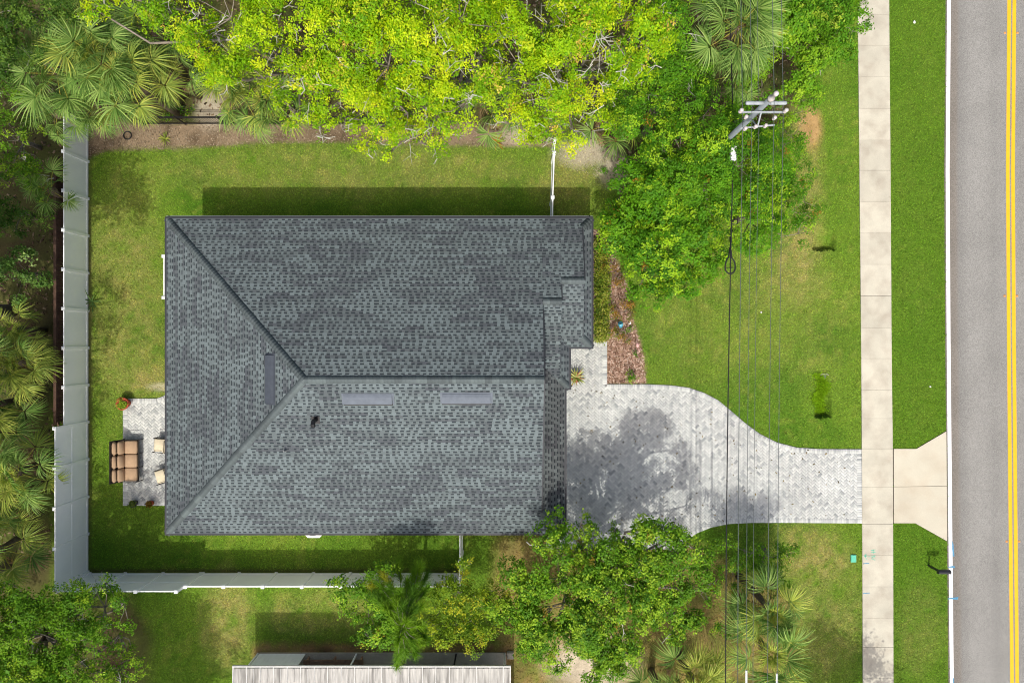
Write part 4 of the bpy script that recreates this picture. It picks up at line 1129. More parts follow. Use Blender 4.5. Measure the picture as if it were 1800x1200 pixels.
# ------------------------------------------------------------------ trees and shrubs
def AL(*c): return A(*c, k=.90)
def AY(r, g, b): return A(r * .96, g, b, k=1.04)
PAL = {
 'yellow': [AY(202, 202, 40), AY(180, 190, 24), AY(158, 180, 18), AY(136, 168, 16), AY(112, 152, 16), AY(176, 186, 34), AY(92, 136, 18)],
 'fresh': [AL(150, 184, 44), AL(124, 168, 36), AL(100, 150, 30), AL(84, 136, 28), AL(142, 170, 50)],
 'green': [AL(118, 164, 32), AL(94, 146, 26), AL(76, 128, 24), AL(144, 182, 38), AL(58, 106, 24)],
 'mid': [AL(122, 164, 38), AL(102, 146, 30), AL(84, 128, 28), AL(142, 176, 46), AL(68, 112, 28)],
 'dark': [AL(80, 114, 38), AL(64, 98, 32), AL(98, 130, 46), AL(52, 82, 28)],
 'oliv': [AL(150, 166, 36), AL(122, 150, 32), AL(98, 130, 28), AL(170, 176, 44), AL(86, 130, 28)],
 'rust': [AL(128, 128, 44), AL(104, 112, 38), AL(150, 118, 50), AL(84, 98, 34)],
 'pale': [AL(130, 164, 84), AL(108, 142, 66), AL(90, 124, 52), AL(150, 176, 100)],
}
def tree(name, label, cat, base, blobs, pal, dens=30, leaf=(.10, .054), nper=22, spread=.088, trunk_r=.2, twigs=6, dead=0, thr=.40, group=None, accent=None, flat=.62, hide=False, lean=None, seed=0):
    """blobs: (px, py, radius px, height m) of the crown's masses as surveyed; or (x, y, r, z, 'w') in metres"""
    rng = np.random.default_rng(seed + int(abs(blobs[0][0]) * 7 + abs(blobs[0][1])))
    B = []
    for b in blobs:
        if len(b) == 5: B.append((np.array([b[0], b[1], b[3]], float), float(b[2])))
        else:
            p = W(b[0], b[1], b[3]); B.append((np.array(p), b[2] / FPX * (CAM_H - b[3])))
    bx, by = base
    root = empty(name, (bx, by, 0), label, cat, group)
    o0 = np.array([bx, by, 0])
    pal = np.array(PAL[pal])
    cens = []; cols = []; outs = []
    for c, r in B:
        p = []
        ns = max(3, int(2.6 * (r / .68) ** 2)); rs0 = min(.68, r * .55)
        sd = rng.normal(0, 1, (ns, 3)); sd[:, 2] = np.abs(sd[:, 2]) * np.where(rng.random(ns) < .85, 1, -1); sd /= np.linalg.norm(sd, axis=1)[:, None]
        lump = .74 + .52 * noise3(sd * 2.3 + c * 1.7, 31)
        sc = c + sd * (r * (.30 + .70 * np.sqrt(rng.random(ns))) * lump)[:, None] * np.array([1, 1, flat]); sr = rs0 * rng.uniform(.55, 1.2, ns)
        nk = np.maximum(2, (dens * 2.6 * sr * sr).astype(int)); own = np.repeat(np.arange(ns), nk); n = len(own)
        d = rng.normal(0, 1, (n, 3)); d[:, 2] = np.abs(d[:, 2]) * np.where(rng.random(n) < .82, 1, -1)
        d /= np.linalg.norm(d, axis=1)[:, None]
        p = sc[own] + d * (sr[own] * (.55 + .45 * np.sqrt(rng.random(n))))[:, None] * np.array([1, 1, .8])
        stint = rng.random(ns)[own]
        nz = noise3(p * np.array([1.25, 1.25, .9]), 32) * .65 + noise3(p * 2.9, 33) * .35
        kk = nz > thr - .04; p = p[kk]; stint = stint[kk]
        mac = (p - c) / (r + 1e-6); od = d[kk] * .75 + mac * .45; outs.append(od)
        cens.append(p)
        t = np.clip(noise3(p * .8, 34) * .45 + stint * .35 + rng.random(len(p)) * .35 - .08, 0, .999)
        cols.append(pal[(t * len(pal)).astype(int)] * (.86 + .3 * noise3(p * 1.6, 35))[:, None])
    cen = np.concatenate(cens); col = np.concatenate(cols); out = np.concatenate(outs)
    cen = cen[:, :]; ok = cen[:, 2] > .15; cen, col, out = cen[ok], col[ok], out[ok]
    if accent is not None:
        k = (noise3(cen * .9, 36) > .66) & (rng.random(len(cen)) < .05); col[k] = np.array(accent) * rng.uniform(.8, 1.1, (k.sum(), 1))
    v, f, k = leaves_np(cen - o0, nper, spread, leaf[0], leaf[1], col, rng=rng, out=out)
    link("crown", mesh_np("crown", v, f, k), root, M['leaf'], kind="stuff")
    # trunk and limbs
    mb = MB(); zc = min(c[2] for c, r in B); mean = np.mean([c for c, r in B], 0)
    fork = Vector((bx + (mean[0] - bx) * .18, by + (mean[1] - by) * .18, max(.4, mean[2] * .42)))
    w0 = Vector((bx, by, 0))
    mid = (w0 + fork) / 2 + Vector((rng.normal(0, .12), rng.normal(0, .12), 0))
    mb.tube([w0 - w0 - Vector((0, 0, .1)), mid - w0, fork - w0], [trunk_r * 1.25, trunk_r, trunk_r * .85], 8); mb.build("trunk", M['bark'], root, True)
    mb = MB()
    for i, (c, r) in enumerate(B):
        tgt = Vector(c) - Vector((0, 0, r * flat * .35)); L = (tgt - fork).length
        pts = [fork - w0]
        for t in (.35, .7, 1.0):
            p = fork.lerp(tgt, t) + Vector((rng.normal(0, .07 * L), rng.normal(0, .07 * L), .10 * L * math.sin(t * 3.0)))
            if t == 1.0: p = tgt
            pts.append(p - w0)
        r0 = trunk_r * rng.uniform(.22, .38); mb.tube(pts, [r0, r0 * .75, r0 * .5, r0 * .32], 6, cap=False)
        cc = cens[i]
        if len(cc):
            for j in rng.integers(0, len(cc), twigs):
                e = Vector(cc[j]); s = tgt; m1 = s.lerp(e, .5) + Vector(rng.normal(0, .12 * r, 3))
                mb.tube([s - w0, m1 - w0, e - w0], [r0 * .30, r0 * .2, .008], 4, cap=False)
    mb.build("branches", M['bark'], root, True, kind="stuff")
    if dead:
        mb = MB()
        for i, (c, r) in enumerate(B):
            for j in range(max(1, int(dead * r * r))):
                d = rng.normal(0, 1, 3); d[2] = abs(d[2]) + .25; d /= np.linalg.norm(d)
                p = Vector(c + d * r * np.array([1, 1, flat]) * rng.uniform(.72, 1.02)); a = rng.uniform(0, 6.28); L = rng.uniform(.35, .88)
                dr = Vector((math.cos(a), math.sin(a), rng.uniform(-.1, .35)))
                pts = [p - dr * L * .5 - Vector((0, 0, .15))]
                for t in (.33, .66, 1.0): pts.append(pts[0] + dr * L * t + Vector(rng.normal(0, .07, 3)))
                rr = rng.uniform(.012, .026)
                mb.tube([q - w0 for q in pts], [rr, rr * .8, rr * .6, .005], 4, cap=False)
                for q in pts[1:3]:
                    b2 = a + rng.uniform(.4, 1.1) * rng.choice([-1, 1]); d2 = Vector((math.cos(b2), math.sin(b2), rng.uniform(0, .4)))
                    mb.tube([q - w0, q + d2 * L * .25 - w0, q + d2 * L * .45 + Vector((0, 0, -.05)) - w0], [rr * .6, rr * .4, .004], 4, cap=False)
        mb.build("bare_twigs", M['twig'], root, True, kind="stuff")
    return root
def G(px, py): return tuple(W(px, py)[:2])

gO = "tall yellow-green oaks along the top"
YA = A(232, 206, 90)
tree("oak_tree", "yellow-green oak at the top left, above the big fan palms", "tree", G(560, 170), [(300, 20, 55, 8.5), (355, 45, 45, 8.5), (400, 25, 70, 9.5), (420, 105, 58, 8.5), (480, 45, 70, 10), (480, 150, 55, 8), (380, 140, 28, 7.5), (520, 110, 60, 9.2), (525, 200, 42, 7), (155, 8, 34, 8.5), (210, -10, 40, 8.5), (450, -50, 90, 10)], 'yellow', trunk_r=.3, dead=3.2, thr=.465, accent=YA)
tree("oak_tree", "yellow-green oak spreading over the lawn left of the top centre", "tree", G(700, 180), [(590, 50, 80, 10.5), (660, 20, 80, 11), (610, 130, 70, 9.5), (680, 110, 75, 10), (560, 160, 50, 8), (640, 190, 60, 8), (600, 225, 40, 6.5), (655, 245, 38, 6), (715, 195, 50, 7.5), (560, 205, 38, 6.6), (620, -60, 110, 10.5)], 'yellow', trunk_r=.34, dead=3.2, thr=.465, accent=YA)
tree("oak_tree", "yellow-green oak hanging lowest over the lawn at the top centre", "tree", G(820, 185), [(740, 50, 75, 10.5), (810, 30, 80, 11), (770, 130, 70, 9.5), (730, 240, 40, 6.3), (775, 225, 42, 6.5), (760, 185, 50, 7.8), (830, 110, 70, 10), (820, 175, 42, 8), (880, 60, 70, 10), (800, -60, 110, 10.5), (690, 262, 22, 5.6), (640, 262, 22, 5.6), (772, 262, 18, 5.6), (700, 235, 34, 6.2), (745, 252, 22, 5.8)], 'yellow', trunk_r=.34, dead=3.2, thr=.465, accent=YA)
tree("oak_tree", "twiggy yellow-green oak above the white gate", "tree", G(1000, 185), [(890, 130, 60, 9), (950, 50, 80, 10.5), (1020, 30, 75, 10.5), (980, 120, 75, 9.8), (1060, 100, 65, 9.5), (1100, 30, 65, 9.8), (940, 185, 50, 8), (1000, 190, 50, 7.6), (965, 228, 34, 6.4), (1040, 165, 45, 8), (1110, 110, 50, 8.5), (930, 225, 25, 6.2), (1150, 60, 45, 8.5), (1000, -60, 120, 10), (905, 195, 32, 7), (890, 215, 26, 6.6), (935, 222, 34, 6.4), (1005, 226, 34, 6.2), (1050, 205, 34, 6.8), (985, 232, 20, 6.0)], 'yellow', trunk_r=.34, dead=6.0, thr=.465, accent=YA)
gS = "green shrubs and small trees around the utility pole"
tree("shrub_tree", "bright green small tree between the twiggy oak and the tall fan palm", "tree", G(1130, 240), [(1190, 40, 55, 6.5), (1160, 130, 55, 6), (1200, 110, 44, 5.5), (1130, 190, 60, 5.2), (1190, 180, 55, 5.2), (1230, 170, 35, 4.8), (1110, 235, 33, 4.4), (1225, 10, 33, 6), (1085, 190, 33, 5)], 'green', trunk_r=.16, dead=1.2, thr=0.360, group=gS)
tree("wax_myrtle", "large bright green tree right next to the front corner of the house", "tree", G(1130, 430), [(1150, 350, 68, 4.2), (1095, 340, 35, 3.4), (1110, 400, 50, 3.6), (1170, 430, 63, 4.2), (1220, 390, 57, 4.4), (1150, 490, 44, 3.4), (1195, 490, 41, 3.4), (1080, 385, 28, 2.8), (1240, 450, 37, 3.6), (1115, 510, 28, 2.6)], 'green', trunk_r=.15, thr=0.350, group=gS, accent=A(176, 140, 50), leaf=(.12, .075))
tree("wax_myrtle", "dense green tree under the splice closure and wires", "tree", G(1220, 350), [(1200, 260, 66, 5.4), (1260, 250, 60, 6.6), (1150, 270, 46, 4.2), (1250, 320, 63, 4.6), (1190, 320, 46, 4.4), (1300, 290, 52, 6.0), (1290, 350, 52, 5.0), (1240, 200, 44, 6.2), (1225, 300, 50, 5.4), (1275, 225, 26, 7.0), (1115, 290, 22, 3.2)], 'green', trunk_r=.15, thr=0.350, group=gS, accent=A(176, 140, 50))
tree("wax_myrtle", "green tree at the right end of the thicket, nearest the sidewalk lawn", "tree", G(1290, 390), [(1350, 280, 52, 4.2), (1390, 320, 44, 3.6), (1340, 350, 57, 4.4), (1395, 370, 39, 3.4), (1350, 410, 46, 3.6), (1405, 410, 30, 2.8), (1310, 410, 37, 3.6), (1415, 345, 24, 2.8), (1285, 420, 27, 3.0)], 'green', trunk_r=.14, thr=0.370, group=gS, accent=A(176, 140, 50))
tree("shrub_tree", "fresh green small tree at the upper right, reaching over the sidewalk", "tree", G(1410, 120), [(1390, 30, 55, 4.4), (1440, 20, 49, 4.2), (1490, 45, 37, 3.8), (1430, 85, 52, 4.0), (1480, 75, 33, 3.6), (1390, 95, 44, 4.0), (1512, 52, 19, 3.4), (1400, 145, 41, 3.4), (1440, -40, 66, 4.2)], 'fresh', trunk_r=.12, thr=0.340, group=gS, dead=.6, accent=A(176, 140, 50), leaf=(.12, .07))
tree("shrub_tree", "low loose bush between the utility pole and the straw patch", "shrub", G(1360, 240), [(1380, 190, 39, 2.8), (1350, 220, 37, 3.0), (1410, 175, 30, 2.2), (1330, 130, 37, 3.6), (1345, 170, 33, 3.4), (1395, 240, 33, 2.2), (1300, 210, 30, 3.4), (1370, 262, 33, 2.6), (1290, 150, 26, 3.8)], 'fresh', trunk_r=.08, thr=0.360, group=gS, accent=A(176, 140, 50))
tree("oak_tree", "airy green oak overhanging the driveway and garage corner", "tree", G(1030, 985), [(1060, 1000, 62, 5.2), (980, 970, 56, 4.8), (1150, 975, 55, 5.6), (1200, 1010, 46, 5.0), (930, 1010, 52, 4.4), (1040, 1060, 70, 5.0), (1120, 1060, 62, 4.8), (1180, 1080, 50, 4.2), (970, 1070, 60, 4.4), (905, 1070, 42, 3.8), (1010, 1130, 58, 3.8), (1080, 1125, 46, 4.0), (940, 1120, 38, 3.4), (1190, 925, 26, 6.4), (1020, 925, 26, 4.8), (1085, 930, 30, 5.0), (970, 915, 24, 4.4), (1240, 1040, 26, 4.4), (1045, 1180, 30, 3.4), (1105, 948, 36, 5.4), (1180, 955, 42, 6.0), (1225, 965, 30, 5.4), (1140, 930, 24, 5.8), (1245, 1000, 28, 5.0)], 'mid', dens=32, trunk_r=.28, thr=.437, dead=.35, leaf=(.12, .07), accent=A(170, 150, 60))
tree("small_tree", "glossy green small tree beside the low vinyl fence, left of the feathery pine", "tree", G(650, 1015), [(625, 1040, 36, 4.0), (660, 1020, 34, 4.4), (610, 1085, 31, 3.6), (655, 1075, 43, 4.0), (690, 1100, 36, 3.6), (690, 995, 19, 5.0), (640, 1115, 31, 3.4), (685, 1045, 34, 4.4)], 'mid', trunk_r=.1, thr=.36, leaf=(.12, .065), accent=A(160, 140, 40))
tree("small_tree", "yellowish small tree between the feathery pine and the driveway oak", "tree", G(800, 1030), [(775, 1060, 41, 3.8), (815, 1040, 43, 4.2), (845, 1070, 41, 3.8), (790, 1100, 41, 3.4), (840, 1105, 34, 3.2), (745, 1095, 36, 3.4), (820, 995, 19, 4.2), (865, 1040, 26, 3.6)], 'oliv', trunk_r=.1, thr=.36, accent=A(170, 130, 50))
tree("oak_tree", "green oak in the lower left corner, reaching over the tall fence corner", "tree", G(110, 1090), [(60, 1060, 52, 5.0), (120, 1060, 48, 4.8), (180, 1070, 42, 4.4), (215, 1065, 30, 4.2), (20, 1120, 60, 5.4), (90, 1130, 62, 5.2), (160, 1125, 50, 4.8), (205, 1120, 34, 4.2), (185, 1025, 22, 3.6), (50, 1190, 70, 5.4), (140, 1190, 62, 5.0), (210, 1175, 32, 4.4), (-30, 1080, 60, 5.0), (20, 1030, 30, 4.6), (80, 1260, 90, 5.2)], 'mid', trunk_r=.32, thr=.385, dead=1.2)
tree("shrub_tree", "green bush under the wires below the driveway mouth", "shrub", G(1340, 960), [(1310, 965, 34, 2.6), (1350, 985, 34, 2.6), (1385, 980, 26, 2.2), (1330, 1020, 32, 2.6), (1375, 1015, 28, 2.2), (1290, 1010, 28, 2.8), (1270, 960, 26, 2.4), (1290, 1050, 26, 2.6), (1310, 1085, 22, 2.2), (1265, 1100, 24, 2.2)], 'mid', trunk_r=.08, thr=.37)
gL = "trees and shrubs outside the left fence"
tree("shade_tree", "dark leafy tree in the upper left corner of the picture", "tree", G(120, 130), [(20, 50, 60, 6.5), (70, 20, 50, 6.5), (10, 120, 44, 6), (-30, 60, 70, 7)], 'dark', trunk_r=.2, thr=.42, dead=1.5, group=gL)
tree("shrub_tree", "dark green shrub left of the upper fence end", "shrub", G(70, 260), [(15, 185, 40, 4.4), (25, 245, 38, 3.6), (70, 285, 26, 2.6), (-20, 220, 50, 4.4), (60, 330, 30, 2.6), (20, 310, 34, 3.0)], 'mid', trunk_r=.1, thr=.43, dead=1.0, group=gL)
tree("shrub_tree", "shaded shrub at the left edge above the pale bush", "shrub", G(60, 380), [(20, 370, 34, 3.0), (60, 385, 30, 2.4), (-20, 400, 50, 3.4), (35, 420, 24, 2.2)], 'dark', trunk_r=.08, thr=.42, group=gL)
tree("shrub_tree", "pale green leafy bush beside the middle of the left fence", "shrub", G(80, 490), [(35, 455, 26, 3.4), (20, 490, 30, 3.4), (65, 490, 24, 2.8), (30, 515, 18, 3.0), (85, 500, 14, 2.2), (-15, 480, 36, 3.4)], 'pale', trunk_r=.07, thr=.40, group=gL, leaf=(.14, .08))

# tall trees standing outside the picture whose shade falls into it
def cast(px, py, r, z):
    g = W(px, py); return (g.x + SUN.x / SUN.z * z, g.y + SUN.y / SUN.z * z, r, z, 'w')
big = dict(dens=15, leaf=(.22, .13), nper=11, spread=.2, twigs=3, thr=.38)
tree("tall_tree", "tall tree outside the left edge, shading the upper back lawn", "tree", (-24.5, 1.5), [cast(195, 300, 1.5, 10), cast(235, 325, 1.1, 10.4), cast(185, 355, 1.1, 9.6), cast(240, 365, .5, 9.6), cast(120, 330, 1.9, 10), cast(60, 380, 2.4, 10), cast(90, 270, 2.0, 11), cast(30, 300, 2.4, 11), cast(20, 190, 2.4, 11), cast(50, 100, 1.8, 11), cast(20, 430, 2.2, 10)], 'mid', trunk_r=.25, **big)
tree("tall_tree", "tall tree outside the left edge, shading the middle of the back lawn", "tree", (-24.5, -4.5), [cast(182, 495, .6, 9.6), cast(207, 525, .4, 9), cast(178, 565, .7, 9.5), cast(190, 610, .6, 9), cast(110, 560, 1.6, 10), cast(60, 600, 1.2, 10), cast(70, 520, 1.0, 9.5), cast(175, 665, .7, 9)], 'mid', trunk_r=.25, **big)
tree("tall_tree", "tall tree outside the left edge, shading the lower back lawn and sofa", "tree", (-24.8, -11), [cast(180, 740, .5, 9), cast(176, 815, .55, 9), cast(262, 838, .35, 9), cast(238, 872, .3, 9), cast(100, 880, 1.2, 10), cast(182, 690, .4, 9), cast(60, 960, 1.4, 9), cast(175, 945, .8, 8.5)], 'mid', trunk_r=.25, **big)
tree("tall_tree", "tall tree below the picture, shading the neighbour's lawn", "tree", (-17.5, -22.5), [cast(290, 1120, 2.4, 9), cast(340, 1165, 2.0, 9), cast(310, 1150, 2.0, 8), cast(300, 1060, 1.0, 8.6), cast(360, 1090, .7, 8.6), cast(250, 1190, 2.0, 9)], 'mid', trunk_r=.25, **big)
tree("tall_tree", "tree below the picture, shading the lower sidewalk", "tree", (17.0, -22.0), [cast(1450, 1130, 1.0, 7), cast(1500, 1170, 1.3, 7), cast(1460, 1195, 1.5, 7), cast(1530, 1165, .7, 7), cast(1545, 1195, .8, 7), cast(1420, 1160, 1.0, 7)], 'mid', trunk_r=.2, **big)

# ------------------------------------------------------------------ feathery pine
pine = empty("pine_sapling", (W(742, 1010).x, W(742, 1010).y, 0), "slender feathery pine leaning over the low fence near the carport", "tree")
pb = pine.location
top = W(700, 1165, 8.0) * 1.0
def pinepts(px, py, z): return W(px, py, z)
mb = MB(); tr = [Vector((0, 0, -.1)), pinepts(733, 1028, 2.0) - pb, pinepts(722, 1055, 4.0) - pb, pinepts(712, 1085, 6.0) - pb, pinepts(706, 1105, 7.0) - pb]
mb.tube(tr, [.09, .075, .055, .035, .015], 7); mb.build("trunk", M['bark'], pine, True)
rng = np.random.default_rng(5); V = []; C = []; mb = MB()
tufts = [(700, 1000, 5.0), (735, 1005, 5.4), (672, 1035, 5.6), (745, 1040, 5.8), (690, 1040, 6.0), (715, 1030, 6.0), (672, 1060, 5.8), (698, 1065, 6.6), (735, 1068, 6.2), (690, 1085, 6.6), (712, 1095, 7.2), (732, 1100, 6.8), (720, 1125, 6.8), (702, 1120, 7.2), (728, 1140, 6.4), (700, 1150, 6.6), (742, 1115, 6.2), (700, 1160, 6.0), (680, 1020, 5.4), (725, 1015, 5.2),
         (665, 1048, 5.2), (705, 1045, 6.4), (722, 1050, 6.6), (708, 1075, 7.0), (722, 1080, 7.0), (735, 1125, 6.6), (712, 1140, 6.8), (745, 1020, 5.0), (685, 1070, 6.2), (728, 1040, 6.2), (735, 1000, 4.8), (660, 1030, 5.0)]
gp = np.array([A(130, 172, 36), A(108, 154, 34), A(92, 136, 34), A(170, 176, 50)])
for i, (x, y, z) in enumerate(tufts):
    c = pinepts(x, y, z) - pb
    s = min(tr, key=lambda q: (q - c).length); s = s * .8 + tr[max(0, tr.index(s) - 1)] * .2
    mb.tube([s, (s + c) / 2 + Vector((0, 0, .15)), c], [.02, .014, .008], 4, cap=False)
    ax = (c - s).normalized()
    n = 420
    t = rng.uniform(-.55, .25, n); p0 = np.array(c) + np.outer(t, np.array(ax))
    d = rng.normal(0, 1, (n, 3)) * .55 + np.array(ax) * .9 + np.array([0, 0, -.25]); d /= np.linalg.norm(d, axis=1)[:, None]
    L = rng.uniform(.25, .5, n)[:, None]; sd = np.cross(d, rng.normal(0, 1, (n, 3))); sd /= np.linalg.norm(sd, axis=1)[:, None]
    V.append(np.stack([p0 - sd * .010, p0 + sd * .010, p0 + d * L - np.array([0, 0, .06])], 1).reshape(-1, 3))
    C.append(np.repeat(gp[rng.choice(4, p=[.4, .35, .15, .1])][None] * rng.uniform(.75, 1.2, (n, 1)), 3, 0))
mb.build("branches", M['bark'], pine, True, kind="stuff")
V = np.concatenate(V); link("crown", mesh_np("crown", V, np.arange(len(V)).reshape(-1, 3), np.concatenate(C)), pine, M['leaf'], kind="stuff")

# ------------------------------------------------------------------ fan palms
def frond_mesh(name, seed, lp, R, n, droop, cols, petcol, spread=118):
    rng = np.random.default_rng(seed); V = []; F = []; C = []
    pts = [Vector((lp * t, 0, .10 * lp * math.sin(t * 2.4))) for t in np.linspace(0, 1, 5)]
    mb = MB(); mb.tube(pts, [.024, .020, .017, .014, .012], 4, cap=False)
    V += [tuple(v) for v in mb.v]; F += list(mb.f); C += [petcol] * len(mb.v)
    hub = pts[-1]; n0 = n
    for i in range(n):
        a = math.radians(-spread + 2 * spread * (i + .5) / n + rng.normal(0, 1.5))
        L = R * (.74 + .30 * math.cos(a * .62)) * rng.uniform(.9, 1.05)
        col = np.array(cols[rng.integers(0, len(cols))]) * rng.uniform(.82, 1.18)
        dr = Vector((math.cos(a), math.sin(a), rng.normal(0, .07))); sd = Vector((-math.sin(a), math.cos(a), 0)); lift = .10 * abs(math.sin(a)) * R
        bend = rng.uniform(.8, 1.3) * droop; start = hub + Vector((.06 * (1 if abs(a) < 1.2 else 0), 0, 0)); b = len(V); side = rng.normal(0, .05)
        for t, w in ((.04, .008), (.35, .019), (.62, .015), (.84, .008), (1.0, .002)):
            q = start + dr * (L * t * (1 - .12 * bend * t)) + sd * (side * t * t * L) + Vector((0, 0, lift * math.sin(t * 2.2) - bend * L * .62 * max(0, t - .30) ** 1.7))
            tw = Vector((0, 0, (-1) ** i * w * .8))
            V += [tuple(q - sd * w - tw * .5), tuple(q + sd * w + tw * .5)]
            k = col * (1.0 if t < .8 else 1.12); C += [tuple(k)] * 2
        F += [(b + 2 * j, b + 2 * j + 2, b + 2 * j + 3, b + 2 * j + 1) for j in range(4)]
    me = mesh_np(name, V, np.array(F), np.clip(np.array(C), 0, .8)); me.materials.append(M['frond']); return me
FG = [A(134, 164, 80, .86), A(114, 148, 66, .86), A(152, 178, 94, .86), A(94, 130, 56, .86)]
FY = [A(182, 188, 86, .88), A(162, 176, 76, .88), A(138, 160, 70, .88)]
FD = [A(184, 150, 108), A(160, 126, 92), A(200, 170, 130)]
PET = A(196, 190, 84); PETD = A(170, 132, 96)
FR = {'g': [frond_mesh("frond", s, 1.05, .98, 44, .8 + .2 * (s % 3), FG, PET) for s in range(5)],
      'y': [frond_mesh("frond", 20 + s, 1.05, .95, 42, 1.0, FY, PET) for s in range(3)],
      'd': [frond_mesh("frond", 30 + s, .9, .8, 30, 1.6, FD, PETD, 80) for s in range(2)]}
def palm(px, py, z, n, label, scale=1.0, mix='ggggy', dead=0, base=None, group="fan palms", pmin=-35, az0=None, seed=0):
    rng = np.random.default_rng(int(px * 13 + py * 7 + seed))
    h = W(px, py, z)
    root = empty("fan_palm", (h.x + (base[0] if base else 0), h.y + (base[1] if base else 0), 0), label, "palm", group)
    hd = h - root.location
    mb = MB(); m_ = Vector((hd.x * .4, hd.y * .4, z * .5))
    mb.tube([(0, 0, -.1), m_, hd - Vector((0, 0, .05))], [.19, .16, .14], 9); mb.build("trunk", M['palm_bark'], root, True)
    mb = MB(); mb.lathe([(.12, -.35), (.20, -.15), (.17, .05), (.06, .2)], 9, hd); mb.build("crown_shaft", M['palm_bark'], root)
    for i in range(5):
        o = link("frond", FR['y' if 'y' in mix else 'g'][i % 3], root); o.location = hd; s = scale * rng.uniform(.5, .72); o.scale = (s, s, s)
        o.rotation_euler = (rng.normal(0, .3), -math.radians(rng.uniform(48, 80)), i * 1.3 + rng.uniform(0, .5))
    for i in range(n + dead):
        de = i >= n; t = i / max(1, n - 1)
        az = i * 2.39996 + rng.normal(0, .18); pitch = math.radians(74 - (74 - pmin) * min(1, t) ** .85 + rng.normal(0, 6)) if not de else math.radians(rng.uniform(-75, -45))
        key = 'd' if de else mix[rng.integers(0, len(mix))]
        me = FR[key][rng.integers(0, len(FR[key]))]
        o = link("frond", me, root); o.location = hd + Vector((math.cos(az) * .05, math.sin(az) * .05, rng.uniform(-.1, .05)))
        o.rotation_euler = (rng.normal(0, .25), -pitch, az); s = scale * rng.uniform(.85, 1.12); o.scale = (s, s, s)
    return root
gp_ = "fan palms in the upper left"
palm(175, 105, 5.2, 20, "largest fan palm of the upper left cluster", 1.12, group=gp_)
palm(225, 140, 4.6, 16, "fan palm at the right of the upper left cluster", 1.1, group=gp_, mix='ggyyg')
palm(100, 130, 5.0, 16, "dark fan palm at the left of the upper left cluster", 1.12, group=gp_, mix='ggg')
palm(155, 50, 4.8, 13, "fan palm at the top of the upper left cluster", 1.0, group=gp_)
palm(168, 182, 2.8, 12, "fan palm hanging over the upper end of the white fence", .9, base=(-.3, 1.0), group=gp_, mix='ggy', pmin=-30)
palm(98, 200, 3.0, 8, "small fan palm left of the upper end of the white fence", .8, base=(-1.6, .8), group=gp_, mix='gg')
palm(270, 60, 3.6, 10, "fan palm under the top left oak's edge", 1.0, group=gp_, mix='gg', dead=3)
palm(300, 130, 2.8, 9, "ragged fan palm with brown fronds right of the cluster", .9, group=gp_, mix='ggy', dead=5)
palm(425, 165, 4.2, 13, "fan palm half under the oak by the sandy opening", 1.05, base=(0, .8), group=gp_, mix='ggyy', dead=1)
palm(475, 190, 3.4, 9, "fan palm drooping over the bare strip below the oak", 1.0, base=(0, 1.0), group=gp_, mix='ggy')
gp_ = "fan palms under the oaks"
palm(868, 190, 3.4, 9, "fan palm drooping onto the bare strip at the top centre", .95, base=(0, 1.0), group=gp_, mix='gg', dead=2)
palm(1082, 215, 3.0, 7, "fan palm with brown hanging fronds above the sandy patch", .9, group=gp_, mix='gy', dead=9)
palm(1296, 50, 6.4, 24, "tall full fan palm left of the wires at the top", 1.12, group=gp_, mix='gggg', dead=2, pmin=-55)
palm(1290, 135, 4.2, 7, "small dark fan palm below the tall one at the top", .9, group=gp_, mix='gg')
gp_ = "fan palms at the left edge"
palm(8, 640, 3.0, 15, "fan palm at the left edge level with the roof's hip", 1.05, base=(-.7, 0), group=gp_, mix='ggyy')
palm(34, 636, 3.0, 10, "small yellowish fan palm next to the fence, with a brown frond", .8, base=(-.7, 0), group=gp_, mix='yyg', dead=3)
palm(-14, 712, 3.0, 14, "bright fan palm beside the leaning pallet", 1.0, base=(-.7, 0), group=gp_, mix='yyyg')
palm(32, 830, 3.0, 14, "fan palm left of the patio sofa beyond the fence", 1.05, base=(-.7, 0), group=gp_, mix='yggy', dead=1)
palm(-20, 770, 3.0, 12, "fan palm at the left edge between two brighter palms", 1.05, base=(-.7, 0), group=gp_, mix='gg')
palm(2, 965, 3.0, 15, "fan palm at the left edge above the lower left oak", 1.15, base=(-.7, 0), group=gp_, mix='ggy', dead=1)
palm(0, 890, 3.0, 9, "low fan palm at the left edge beside the tall fence part", 1.0, base=(-.7, 0), group=gp_, mix='yyg', dead=2)
palm(35, 580, 2.6, 7, "little fan palm at the left edge below the pale bush", .75, base=(-.7, 0), group=gp_, mix='yy')
palm(90, 335, 2.4, 7, "small dark fan palm touching the upper left fence", .75, base=(-.7, 0), group=gp_, mix='gg')
gp_ = "fan palms near the lower sidewalk"
palm(1350, 1065, 3.8, 15, "fan palm under the wires nearest the lower driveway edge", 1.05, group=gp_, mix='gggy', dead=3, pmin=-45)
palm(1345, 1140, 4.2, 15, "fan palm under the wires near the bottom edge", 1.1, group=gp_, mix='gggy')
palm(1215, 1190, 2.4, 17, "yellowish fan palm clump at the bottom edge below the driveway oak", 1.15, group=gp_, mix='yyyg', dead=2, pmin=5)
palm(1160, 1215, 2.0, 11, "fan palm clump at the bottom edge left of the yellowish one", 1.0, group=gp_, mix='ygg', pmin=10)

